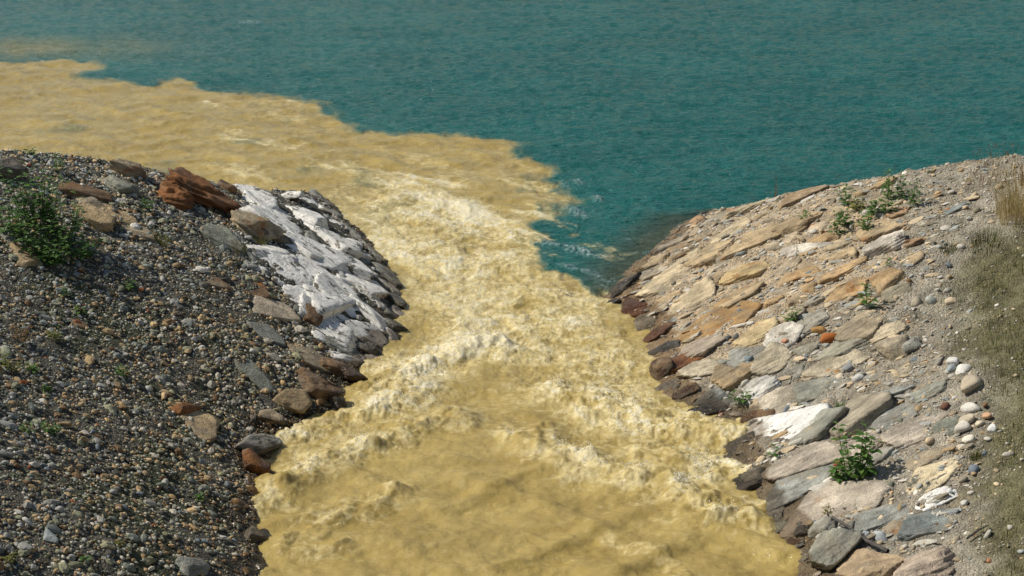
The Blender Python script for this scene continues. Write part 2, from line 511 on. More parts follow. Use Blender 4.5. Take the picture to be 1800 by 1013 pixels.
# plume streaks, drawn out along the flow
ax, ay = water_pt(330, 235); bx, by = water_pt(960, 400)
fl = np.array([bx - ax, by - ay]); fl /= np.linalg.norm(fl)
sa = x * fl[0] + y * fl[1]; sb = -x * fl[1] + y * fl[0]
stk = fbm2(sa * .55, sb * 2.0, 5, 111) + .5 * fbm2(sa * 2, sb * 7, 3, 117)
plume = mud * sstep(18, 21, y)
STREAK = [([(375, 182), (400, 188)], .3, .8), ([(410, 238), (450, 246), (500, 262)], .35, .9), ([(560, 292), (700, 312), (760, 330)], .38, .8),
          ([(760, 340), (860, 380), (960, 430), (1060, 452)], .28, 1.0), ([(880, 300), (960, 372), (990, 400)], .2, .45), ([(600, 265), (700, 275), (820, 290)], .3, .45),
          ([(350, 280), (420, 300), (470, 320)], .25, .55), ([(460, 205), (520, 215)], .3, .4), ([(490, 180), (520, 183)], .25, .8)]
stf = 0
for pl, w, ff in STREAK:
    d = seg_dist(x + 1.3 * jx, y + 2.2 * jy, W(pl))
    stf = np.maximum(stf, ff * np.exp(-(d / w) ** 2))
near_mouth = np.exp(-((y - 20.5) / 4.0) ** 2)
def ridged(X_, Y_, sd_):
    return 1.1 - 2.2 * np.sqrt(noise2(X_, Y_, sd_) ** 2 + .006)
tur = np.where((y > 6) & (y < 52) & (np.abs(x) < 19))[0]
def on(fn, default=0.0):
    r_ = np.full(len(x), default); r_[tur] = fn(x[tur], y[tur]); return r_
def wq(X_, Y_): return X_ + .12 * noise2(X_ * 3.5, Y_ * 3.5, 5) + .04 * noise2(X_ * 11, Y_ * 11, 15), Y_ + .12 * noise2(X_ * 3.5, Y_ * 3.5, 6) + .04 * noise2(X_ * 11, Y_ * 11, 16)
def warp(X_, Y_, f, s_):
    a_, b_ = wq(X_, Y_)
    return fbm2(a_ * f, b_ * f * .8, 2, s_)
b1 = on(lambda X_, Y_: warp(X_, Y_, 1.5, 121))
r1 = on(lambda X_, Y_: ridged(*[q * f for q, f in zip(wq(X_, Y_), (1.3, 1.5))], 125))
b2 = on(lambda X_, Y_: warp(X_, Y_, 4.2, 131))
b3 = on(lambda X_, Y_: fbm2(X_ * 12, Y_ * 10, 2, 141))
b4 = on(lambda X_, Y_: noise2(X_ * 32, Y_ * 28, 145))
fil = on(lambda X_, Y_: np.maximum(sstep(.45, .95, ridged(*[q * f for q, f in zip(wq(X_, Y_), (2.6, 3.0))], 201)), .8 * sstep(.45, .95, ridged(*[q * f for q, f in zip(wq(X_, Y_), (6.5, 6.5))], 203))))
big = on(lambda X_, Y_: fbm2(X_ * .9, Y_ * .8, 3, 151))
act = np.clip(T + .8 * crest_f + .35 * stf * mud, 0, 1.2)
fn_ = .36 + .55 * big + .42 * b1 + .30 * b2 + .34 * fil
foam = np.clip(T * np.clip(fn_, .05, 1.1) + crest_f * (.12 + .72 * np.clip(fn_, 0, 1)) * mud
               + np.clip(stf * (.45 + 1.2 * stk), 0, 1)
               + plume * near_mouth * sstep(.05, .5, stk) * .5
               + mud * (1 - T) * .16 * fil * sstep(9, 12, y), 0, 1)
# spray white on the lake side of the plume
CAPS = [([(960, 426), (1000, 436), (1050, 450)], .09, .9), ([(985, 470), (1040, 478), (1070, 505)], .07, .5), ([(1012, 318), (1022, 324)], .06, .7), ([(1045, 348), (1050, 352)], .06, .8),
        ([(1008, 368), (1030, 380)], .08, .8), ([(433, 40), (446, 41)], .16, .7), ([(1140, 447), (1150, 452)], .06, .7), ([(1190, 402), (1205, 396)], .06, .6), ([(1075, 500), (1085, 495)], .05, .6),
        ([(985, 318), (995, 330)], .05, .4), ([(655, 118), (659, 119)], .08, .5), ([(505, 122), (509, 122)], .08, .4), ([(1100, 420), (1108, 424)], .04, .4)]
cap = 0
for pl, w, ff in CAPS:
    d = seg_dist(x + .5 * jx, y + .8 * jy, W(pl))
    cap = np.maximum(cap, ff * np.exp(-(d / w) ** 2) * sstep(-.25, .35, noise2(x * 18, y * 14, 7) + .3))
lake = 1 - mud
smooth_w = mud * (1 - np.clip(act, 0, 1))
def train(X_, Y_, ang_, lam, ph):
    u_ = X_ * math.sin(ang_) + Y_ * math.cos(ang_) + .16 * fbm2(X_ * 1.1, Y_ * 1.1, 3, ph)
    e_ = sstep(-.25, .45, noise2(X_ * .8 + ph, Y_ * .8, ph + 1))
    w_ = .5 + .5 * np.sin(u_ * 2 * math.pi / lam)
    return (w_ ** 2.2) * e_
waves = on(lambda X_, Y_: .050 * fbm2(X_ * .9, Y_ * 1.3, 2, 161) + .050 * train(X_, Y_, .75, .66, 163) + .050 * train(X_, Y_, -.70, .58, 167)
           + .012 * train(X_, Y_, .3, .24, 169) + .024 * fbm2(X_ * 2.6, Y_ * 3.6, 3, 171) + .016 * fbm2(X_ * 5.5, Y_ * 7.0, 2, 173) + .004 * fbm2(X_ * 11, Y_ * 13, 2, 177))
wind = 1.35 * (.020 * (.5 - np.sqrt(noise2(x * 1.9 + .35 * y, y * 4.6, 181) ** 2 + .02)) + .013 * fbm2(x * 3.4 + .6 * y, y * 8.5, 2, 185) + .020 * fbm2(x * .5 + .1 * y, y * 1.3, 2, 191)) * sstep(160, 55, y)
zz = (T * (.050 * b1 + .022 * r1 + .026 * b2 + .014 * b3 + .009 * b4)
      + crest_h * mud * .85 + np.clip(crest_f, 0, 1) * mud * (.020 * b2 + .011 * b3 + .006 * b4)
      + smooth_w * waves * (1 - .40 * plume) * sstep(50, 40, y)
      + .05 * stf * mud * (.3 + .4 * b2)
      + (lake + 1.15 * plume * (1 - T) * lake ** 0) * wind
      + .05 * np.clip(cap, 0, 1) * .6)
hg = height(x, y)
clear = sstep(-.34, -.02, hg) * (1 - mud) * (1 - np.clip(foam + cap, 0, 1)) * sstep(0, 1.2, x)
nc, nr = len(us), len(yr)
idx = np.arange(nc * nr).reshape(nr, nc)
F = np.stack([idx[:-1, :-1], idx[:-1, 1:], idx[1:, 1:], idx[1:, :-1]], -1).reshape(-1, 4)
keep = (hg[F].min(1) < .35)
F = F[keep]
fm = mud[F].mean(1) > .5
wv = np.stack([x, y, zz], 1)
M_WATER = water_material()
def sub_mesh(name, sel, label):
    f = F[sel]; u, inv = np.unique(f, return_inverse=True)
    o = mesh_obj(name, wv[u], inv.reshape(f.shape)[:, ::-1], M_WATER, attrs={'mud': mud[u], 'foam': foam[u], 'clear': clear[u], 'cap': np.clip(cap[u] * .6, 0, 1)})
    return tag(o, label, 'water', kind='structure')
sub_mesh('lake', ~fm, 'turquoise lake water with small wind ripples')
sub_mesh('muddy_river', fm, 'muddy yellow torrent rushing between the banks and spreading into the lake')
# fine thrown spray over the broken water
cand = np.where((foam > .62) & (act > .55) & (mud > .8) & (hg < -.05) & (y > 9) & (y < 24) & (np.abs(x) < 4))[0]
pk_ = RNG.choice(cand, 5000, replace=False)
V0, F0 = ico(1)
rad = RNG.uniform(.0025, .0085, len(pk_)) * RNG.uniform(.6, 1, len(pk_))
cen = wv[pk_] + np.stack([RNG.normal(0, .02, len(pk_)), RNG.normal(0, .02, len(pk_)), np.abs(RNG.normal(0, .035, len(pk_))) + .004], 1)
VV = (cen[:, None, :] + V0[None] * rad[:, None, None]).reshape(-1, 3)
FF = (F0[None] + (np.arange(len(pk_)) * len(V0))[:, None, None]).reshape(-1, 3)
sp_m = NT('spray_drop'); sp_m.b.inputs['Base Color'].default_value = (.9, .85, .68, 1); sp_m.b.inputs['Roughness'].default_value = .3
o = mesh_obj('spray', VV, FF, sp_m.m); tag(o, 'pale droplets thrown up over the broken muddy water', 'spray', kind='stuff')

# ------------------------------------------------------------------ rocks
def rock_verts(dims, seed, level=4, nplanes=15, p=16, amp=.05, flat_top=False, ledge=0.0):
    """rounded intersection of random half spaces inside an ellipsoid of half sizes dims, then weathered"""
    r_ = np.random.default_rng(seed)
    V, F = ico(level)
    D = np.array(dims)
    P = V * D; u = P / np.linalg.norm(P, axis=1)[:, None]
    N = r_.normal(size=(nplanes, 3))
    if flat_top:
        N[:9, 2] *= .22                                # mostly upright broken sides
        N[9:, 2] = np.abs(N[9:, 2]) * 1.6 + .3
    N /= np.linalg.norm(N, axis=1)[:, None]
    top = np.array([0, 0, 1.])
    if flat_top:
        top = np.array([r_.normal(0, .07), r_.normal(0, .09), 1.]); top /= np.linalg.norm(top)
    N = np.vstack([N, [top, np.array([0, 0, -1.])]])
    sup = np.sqrt(((N * D) ** 2).sum(1))
    d = sup * r_.uniform(.60, .98, len(N)); d[-2:] = sup[-2:] * (.60 if flat_top else .85)
    if flat_top: d[9:-2] = sup[9:-2] * r_.uniform(.74, 1.0, len(N) - 11)
    inv = np.clip(u @ N.T, 1e-4, None) / d[None]
    r = ((inv ** p).sum(1)) ** (-1 / p)
    Q = u * r[:, None]
    L = float(np.mean(sorted(dims)[1:])) if not flat_top else float(min(D[0], D[1]))
    st = np.array([.38, 1.0, 1.3]) if flat_top else np.array([.7, 1.0, 1.25])
    q = Q * st * (1.5 / L) + seed % 97
    nn = noise3(q, seed) * .8 + .5 * noise3(q * 2.3 + 5, seed + 1) + .36 * (.35 - np.abs(noise3(q * 4.3, seed + 2))) + .26 * (.3 - np.abs(noise3(q * 9, seed + 3))) + .10 * noise3(q * 19, seed + 5)
    if ledge:
        zq = (Q[:, 2] * .9 + Q[:, 1] * .5) / D[2] + .5 * noise3(q * .8 + 9, seed + 4)
        st_ = zq * 2.6 - np.floor(zq * 2.6)
        nn = nn + ledge * (sstep(0, .75, st_) - sstep(.8, 1.0, st_) - .4) * 1.3
    lim = L if not flat_top else min(L, .16)
    Q = Q + u * (amp * lim * nn)[:, None] * np.array([1, 1, .8 if flat_top else 1])
    return Q, F

def plane_hit(px_, py_, c, n):
    d = ray(px_, py_); o = np.array([0, 0, CAMH]); nn = np.array(n[:])
    k = float(d @ nn)
    return o + d * (float((c - o) @ nn) / k)

def frame_from(px_, py_, Lp, Wp, ang_):
    """bank point, axes and half sizes (m) from an image footprint"""
    a = math.radians(ang_); ca, sa_ = math.cos(a), -math.sin(a)      # ang counter-clockwise in the picture
    c = hit(px_, py_)
    n = normal_at(c[0], c[1], .25)
    e = 4.0
    m = metres(1.0, c)
    ux = Vector(plane_hit(px_ + ca * e, py_ + sa_ * e, c, n) - plane_hit(px_ - ca * e, py_ - sa_ * e, c, n))
    lx = min(ux.length / (2 * e), m * 2.2) * Lp / 2
    ux = (ux - n * ux.dot(n)).normalized(); uy = n.cross(ux).normalized()
    dq = Vector(plane_hit(px_ - sa_ * e, py_ + ca * e, c, n) - plane_hit(px_ + sa_ * e, py_ - ca * e, c, n))
    ly = min(abs(dq.dot(uy)) / (2 * e), m * (1.5 if px_ < 900 else 1.9)) * Wp / 2
    return c, ux, uy, n, lx, ly

def metres(px_len, c): return px_len / FPX * (c[1] * CP + (CAMH - c[2]) * SP)

LAND = []   # (px, py, phrase) landmarks for the labels of their small neighbours
ROCKN = [0]
OCC = []    # occupied footprints in the picture plane (px, py, half L, half W, angle)

def place_rock(name, px_, py_, Lp, Wp, ang_, col, mat, label=None, cat='rock', thick=.5, sink=.35, flat=False, amp=.05, level=4, land=None, ledge=0.0, group=None, tilt=.08, p=16):
    ROCKN[0] += 1; seed = 1000 + ROCKN[0] * 7
    r_ = random.Random(seed)
    c, ux, uy, n, lx, ly = frame_from(px_, py_, Lp, Wp, ang_)
    k_ = 1.30 if flat else 1.12
    lx = max(lx, .012) * k_; ly = max(ly, .012) * k_
    hz = max(.012, thick * min(lx, ly, metres(Wp * .75, c)))
    if flat: hz = max(hz, .07)
    if level == 4 and Lp > 75: level = 5
    V, F = rock_verts((lx, ly, hz), seed, level, 16 if not flat else 14, 26 if p == 16 else p, amp, flat, ledge)
    o = mesh_obj(name, V, F, mat)
    R = Matrix((ux, uy, n)).transposed()
    T_ = Matrix.Rotation(r_.gauss(0, tilt), 3, 'X') @ Matrix.Rotation(r_.gauss(0, tilt), 3, 'Y')
    M = (R @ T_).to_4x4(); M.translation = Vector(c) + n * ((min(.026, .12 * min(lx, ly) + .006) * (thick / .4) ** .7 - .60 * hz) if flat else hz * (1 - 2 * sink) * .62)
    o.matrix_world = M
    k = r_.uniform(.9, 1.08)
    if px_ > 900 and px_ < 1640 and mat is not M_COBBLE and label and 'wet' not in label or (px_ > 900 and not label):
        zt = min(1, max(0, (py_ - 520) / 160))         # warm sandstone by the lake, greyer stone nearer the bridge
        zc = [a_ * (1 - zt) + b_ * zt for a_, b_ in zip(lin(228, 202, 160)[:3], lin(202, 196, 178)[:3])]
        col = [a_ * .60 + b_ * .40 for a_, b_ in zip(col[:3], zc)]
    o.color = (col[0] * k, col[1] * k, col[2] * k, 1)
    tag(o, label, cat, group, 'thing')
    if land: LAND.append((px_, py_, land))
    OCC.append((px_, py_, Lp / 2, Wp / 2, ang_))
    return o

LTAN = lin(182, 164, 132); LGREY = lin(156, 156, 144)
WHITE = lin(240, 236, 225); CREAM = lin(224, 206, 168); BEIGE = lin(206, 188, 160); TAN = lin(196, 170, 128); ORANGE = lin(200, 160, 104); RUST = lin(150, 100, 58)
GREY = lin(164, 160, 146); BLUE = lin(152, 158, 152); GREEN = lin(152, 154, 136); DARK = lin(104, 100, 90); BROWN = lin(132, 104, 74); PINK = lin(208, 188, 164); YELLOW = lin(216, 188, 128)

# right bank: (px, py, length, width, angle, colour, material, name, label, landmark phrase, thick)
RB = [
 (1365, 757, 150, 78, 30, WHITE, M_WHITE, 'stone_slab', 'broad flat white slab just above the wet edge of the right bank', 'the broad flat white slab', .28),
 (1430, 752, 122, 62, 32, GREEN, M_ROCK, 'stone_slab', 'smooth grey-green slab leaning against the broad flat white slab', 'the smooth grey-green slab', .35),
 (1412, 812, 142, 46, 28, PINK, M_ROCK, 'stone_slab', 'long pinkish beige slab below the smooth grey-green slab', 'the long pinkish beige slab', .5),
 (1405, 855, 165, 44, 27, BLUE, M_ROCK, 'stone_slab', 'long blue-grey slab streaked with tan, left of the big leafy plant', 'the long blue-grey slab', .4),
 (1505, 730, 130, 72, 30, LTAN, M_ROCK, 'stone_slab', 'rounded tan-grey slab just above the big leafy plant', 'the rounded tan-grey slab', .4),
 (1480, 885, 205, 70, 22, PINK, M_RUST, 'stone_slab', 'very broad pinkish tan slab under the big leafy plant', 'the very broad pinkish slab', .25),
 (1640, 838, 128, 26, 32, CREAM, M_WHITE, 'stone_slab', 'long narrow pale cream slab half buried in brown soil', 'the long narrow cream slab', .4),
 (1640, 880, 78, 26, 25, WHITE, M_WHITE, 'stone_slab', 'pale whitish slab sunk in soil below the long narrow cream slab', 'the sunken whitish slab', .3),
 (1645, 920, 100, 44, 24, BLUE, M_ROCK, 'stone_slab', 'blue-grey flat slab sunk in soil under the whitish one', 'the sunken blue-grey slab', .25),
 (1540, 912, 120, 34, 24, BLUE, M_ROCK, 'stone_slab', 'flat bluish slab in the soil above the dark branch', 'the flat bluish slab', .3),
 (1464, 980, 84, 56, 36, GREEN, M_ROCK, 'boulder', 'big grey-green boulder at the bottom of the right bank near the water', 'the big grey-green boulder', .7),
 (1446, 930, 58, 28, 20, LGREY, M_ROCK, 'boulder', 'grey boulder with a dark hollow beneath, above the big grey-green boulder', 'the hollowed grey boulder', .7),
 (1532, 1004, 120, 56, 20, ORANGE, M_RUST, 'boulder', 'orange-tan rounded boulder at the bottom edge below the branch', 'the orange-tan boulder', .7),
 (1642, 1000, 100, 56, 25, PINK, M_ROCK, 'boulder', 'pale pinkish white rounded boulder at the bottom right edge', 'the pale pinkish boulder', .7),
 (1408, 938, 30, 18, 10, DARK, M_ROCK, 'boulder', 'small dark wet boulder left of the hollowed grey boulder', None, .7),
 (1398, 955, 34, 16, -10, BROWN, M_ROCK, 'boulder', 'small reddish brown wet stone below the small dark wet boulder', None, .6),
 (1362, 712, 110, 42, 28, BEIGE, M_ROCK, 'stone_slab', 'beige slab directly above the broad flat white slab', 'the beige slab', .4),
 (1356, 640, 92, 34, 27, CREAM, M_ROCK, 'stone_slab', 'long cream slab with a sharp dark lower edge, mid right bank', 'the long cream slab', .5),
 (1333, 588, 92, 36, 25, YELLOW, M_RUST, 'stone_slab', 'bright yellow-tan slab in the middle of the right bank', 'the bright yellow slab', .5),
 (1380, 590, 74, 34, 32, WHITE, M_ROCK, 'stone_slab', 'whitish slab touching the right end of the bright yellow slab', None, .4),
 (1285, 655, 76, 40, 28, TAN, M_RUST, 'stone_slab', 'tan rounded slab with an orange lower rim above the wet ledge', 'the tan rounded slab', .5),
 (1312, 628, 80, 26, 30, BLUE, M_ROCK, 'stone_slab', 'bluish grey slab between the bright yellow slab and the tan rounded one', None, .4),
 (1162, 652, 46, 34, 22, BROWN, M_ROCK, 'boulder', 'dark brown wet boulder standing in the edge of the muddy torrent', 'the dark brown wet boulder', .8),
 (1152, 590, 62, 26, 35, RUST, M_RUST, 'stone_slab', 'bright orange wet slab dipping into the torrent', 'the bright orange wet slab', .5),
 (1196, 640, 66, 26, 32, RUST, M_RUST, 'stone_slab', 'rust-red wet slab beside the dark brown wet boulder', 'the rust-red wet slab', .4),
 (1262, 562, 170, 60, 27, ORANGE, M_RUST, 'stone_slab', 'very broad smooth orange-tan slab above the orange wet slab', 'the broad orange-tan slab', .25),
 (1232, 610, 110, 36, 24, PINK, M_ROCK, 'stone_slab', 'broad pinkish slab above the rust-red wet slab', 'the broad pinkish slab', .3),
 (1168, 502, 110, 34, 25, CREAM, M_ROCK, 'stone_slab', 'pale cream slab at the nose of the right bank', 'the pale cream nose slab', .35),
 (1215, 530, 100, 30, 26, CREAM, M_ROCK, 'stone_slab', 'cream slab between the cream nose slab and the broad orange-tan slab', None, .35),
 (1300, 522, 110, 30, 27, TAN, M_RUST, 'stone_slab', 'tan slab lying across the middle of the upper paving', 'the tan middle slab', .4),
 (1245, 447, 96, 30, 27, TAN, M_ROCK, 'stone_slab', 'tan slab with a dark notch at its lower end, upper right bank', 'the notched tan slab', .5),
 (1312, 478, 90, 34, 27, YELLOW, M_RUST, 'stone_slab', 'yellowish tan slab right of the notched tan slab', 'the yellowish slab', .5),
 (1330, 420, 120, 34, 28, TAN, M_RUST, 'stone_slab', 'broad tan slab halfway to the crest, left of the bushy plants', 'the broad tan crest slab', .4),
 (1412, 347, 92, 22, 30, BROWN, M_RUST, 'stone_slab', 'brown-orange slab forming the crest beside the dry stalks', 'the brown crest slab', .6),
 (1320, 366, 92, 24, 24, CREAM, M_ROCK, 'stone_slab', 'pale slab on the crest left of the dry stalks', 'the pale crest slab', .5),
 (1262, 385, 60, 20, 28, GREY, M_ROCK, 'stone_slab', 'grey slab at the far tip of the right bank', 'the grey tip slab', .5),
 (1222, 378, 20, 14, 30, ORANGE, M_RUST, 'boulder', 'small orange boulder at the very tip of the right bank', None, .8),
 (1226, 392, 44, 14, 50, RUST, M_RUST, 'boulder', 'dark rust boulder dipping into the lake at the tip', None, .7),
 (1290, 405, 70, 20, 30, CREAM, M_ROCK, 'stone_slab', 'narrow cream slab below the grey tip slab', None, .4),
 (1402, 392, 100, 28, 30, TAN, M_RUST, 'stone_slab', 'tan slab below the brown crest slab', None, .4),
 (1440, 428, 80, 30, 30, ORANGE, M_RUST, 'stone_slab', 'orange slab below the left stem of the bushy plants', 'the orange slab under the bush', .4),
 (1480, 478, 112, 26, 27, ORANGE, M_RUST, 'stone_slab', 'long bright orange slab in the middle of the right bank', 'the long orange slab', .4),
 (1498, 508, 80, 24, 27, ORANGE, M_RUST, 'stone_slab', 'short orange slab just below the long orange slab', None, .4),
 (1556, 490, 50, 34, 40, ORANGE, M_RUST, 'stone_slab', 'square orange slab above the single upright weed', 'the square orange slab', .4),
 (1582, 374, 42, 22, 25, RUST, M_RUST, 'stone_slab', 'rust-orange stone at the foot of the bushy plants', None, .5),
 (1548, 404, 90, 24, 36, TAN, M_RUST, 'stone_slab', 'long tan slab running up beneath the bushy plants', 'the long tan slab', .5),
 (1602, 428, 40, 16, 28, RUST, M_RUST, 'stone_slab', 'small orange-brown slab right of the grey-white boulder', None, .4),
 (1560, 432, 80, 40, 30, WHITE, M_ROCK, 'boulder', 'grey-white rounded boulder below the bushy plants', 'the grey-white boulder', .4),
 (1492, 368, 54, 22, 20, CREAM, M_ROCK, 'stone_slab', 'cream stone among the stems of the bushy plants', None, .5),
 (1675, 370, 60, 18, 25, BLUE, M_ROCK, 'stone_slab', 'flat bluish slab alone on the grey gravel slope', 'the lone bluish slab', .3),
 (1630, 378, 54, 14, 25, GREY, M_ROCK, 'stone_slab', 'flat pale grey slab left of the lone bluish slab', None, .3),
 (1512, 572, 110, 42, 32, LTAN, M_ROCK, 'stone_slab', 'grey-tan slab left of the single upright weed', 'the grey-tan slab', .35),
 (1486, 606, 110, 46, 28, GREEN, M_ROCK, 'stone_slab', 'large smooth greenish slab under the rust-orange cobble', 'the large greenish slab', .25),
 (1420, 570, 90, 28, 30, BLUE, M_ROCK, 'stone_slab', 'grey-blue slab right of the bright yellow slab', None, .3),
 (1576, 622, 54, 38, 35, LTAN, M_ROCK, 'boulder', 'beige-grey angular boulder standing proud, beside a blue-grey one', 'the beige-grey boulder', .9),
 (1604, 612, 36, 26, 20, BLUE, M_ROCK, 'boulder', 'dark blue-grey boulder tucked right of the beige-grey boulder', None, .9),
 (1555, 585, 80, 24, 28, CREAM, M_ROCK, 'stone_slab', 'cream slab above the beige-grey boulder', None, .4),
 (1476, 645, 110, 34, 25, CREAM, M_ROCK, 'stone_slab', 'cream slab under the large greenish slab', 'the lower cream slab', .3),
 (1450, 685, 120, 30, 22, GREEN, M_ROCK, 'stone_slab', 'greenish slab with streaks below the lower cream slab', 'the streaked greenish slab', .3),
 (1575, 690, 80, 30, 25, BLUE, M_ROCK, 'stone_slab', 'pale blue slab in the gravel left of the heap of stones', 'the pale blue slab', .3),
 (1660, 756, 60, 26, 18, GREEN, M_ROCK, 'stone_slab', 'flat grey-green slab below the heap of white stones', None, .25),
 (1572, 740, 110, 26, 25, BLUE, M_ROCK, 'stone_slab', 'blue-grey slab right of the rounded tan-grey slab', None, .25),
 (1300, 850, 78, 46, 20, DARK, M_ROCK, 'stone_slab', 'dark wet blue-black slab lapped by the foaming wave', 'the blue-black wet slab', .5),
 (1330, 838, 40, 24, 20, GREY, M_ROCK, 'boulder', 'grey boulder above the blue-black wet slab', None, .6),
 (1290, 795, 66, 40, 60, DARK, M_ROCK, 'stone_slab', 'smooth dark wet slab below the broad flat white slab', 'the smooth dark wet slab', .3),
 (1248, 722, 90, 24, 22, DARK, M_ROCK, 'stone_slab', 'dark wet ledge above the torrent below the beige slab', 'the dark wet ledge', .5),
 (1205, 690, 60, 16, 28, BROWN, M_ROCK, 'stone_slab', 'narrow brown wet slab below the dark brown wet boulder', None, .5),
 (1320, 742, 70, 40, 40, BROWN, M_ROCK, 'stone_slab', 'brown wet slab left of the broad flat white slab', None, .35),
 (1100, 500, 60, 22, 40, DARK, M_ROCK, 'stone_slab', 'dark wet slab at the nose where lake and torrent meet', 'the dark nose slab', .5),
 (1080, 535, 34, 14, 15, DARK, M_ROCK, 'boulder', 'small dark wet boulder in the foam below the nose', None, .7),
 (1120, 548, 60, 16, 20, RUST, M_RUST, 'stone_slab', 'orange-brown wet slab just below the pale cream nose slab', None, .5),
 (1165, 615, 70, 16, 25, DARK, M_ROCK, 'stone_slab', 'dark wet slab under the bright orange wet slab', None, .5),
 (1150, 480, 60, 16, 27, GREY, M_ROCK, 'stone_slab', 'grey damp slab above the pale cream nose slab', None, .35),
]
for (a, b, L, Wd, an, col, mat, nm, lab, land, th) in RB:
    place_rock(nm, a, b, L, Wd, an, col, mat, lab, 'slab' if nm == 'stone_slab' else 'boulder', th, .36 if nm == 'boulder' else .38, nm == 'stone_slab', .16 if nm == 'stone_slab' else .10, 4, land, ledge=.35, tilt=.05)

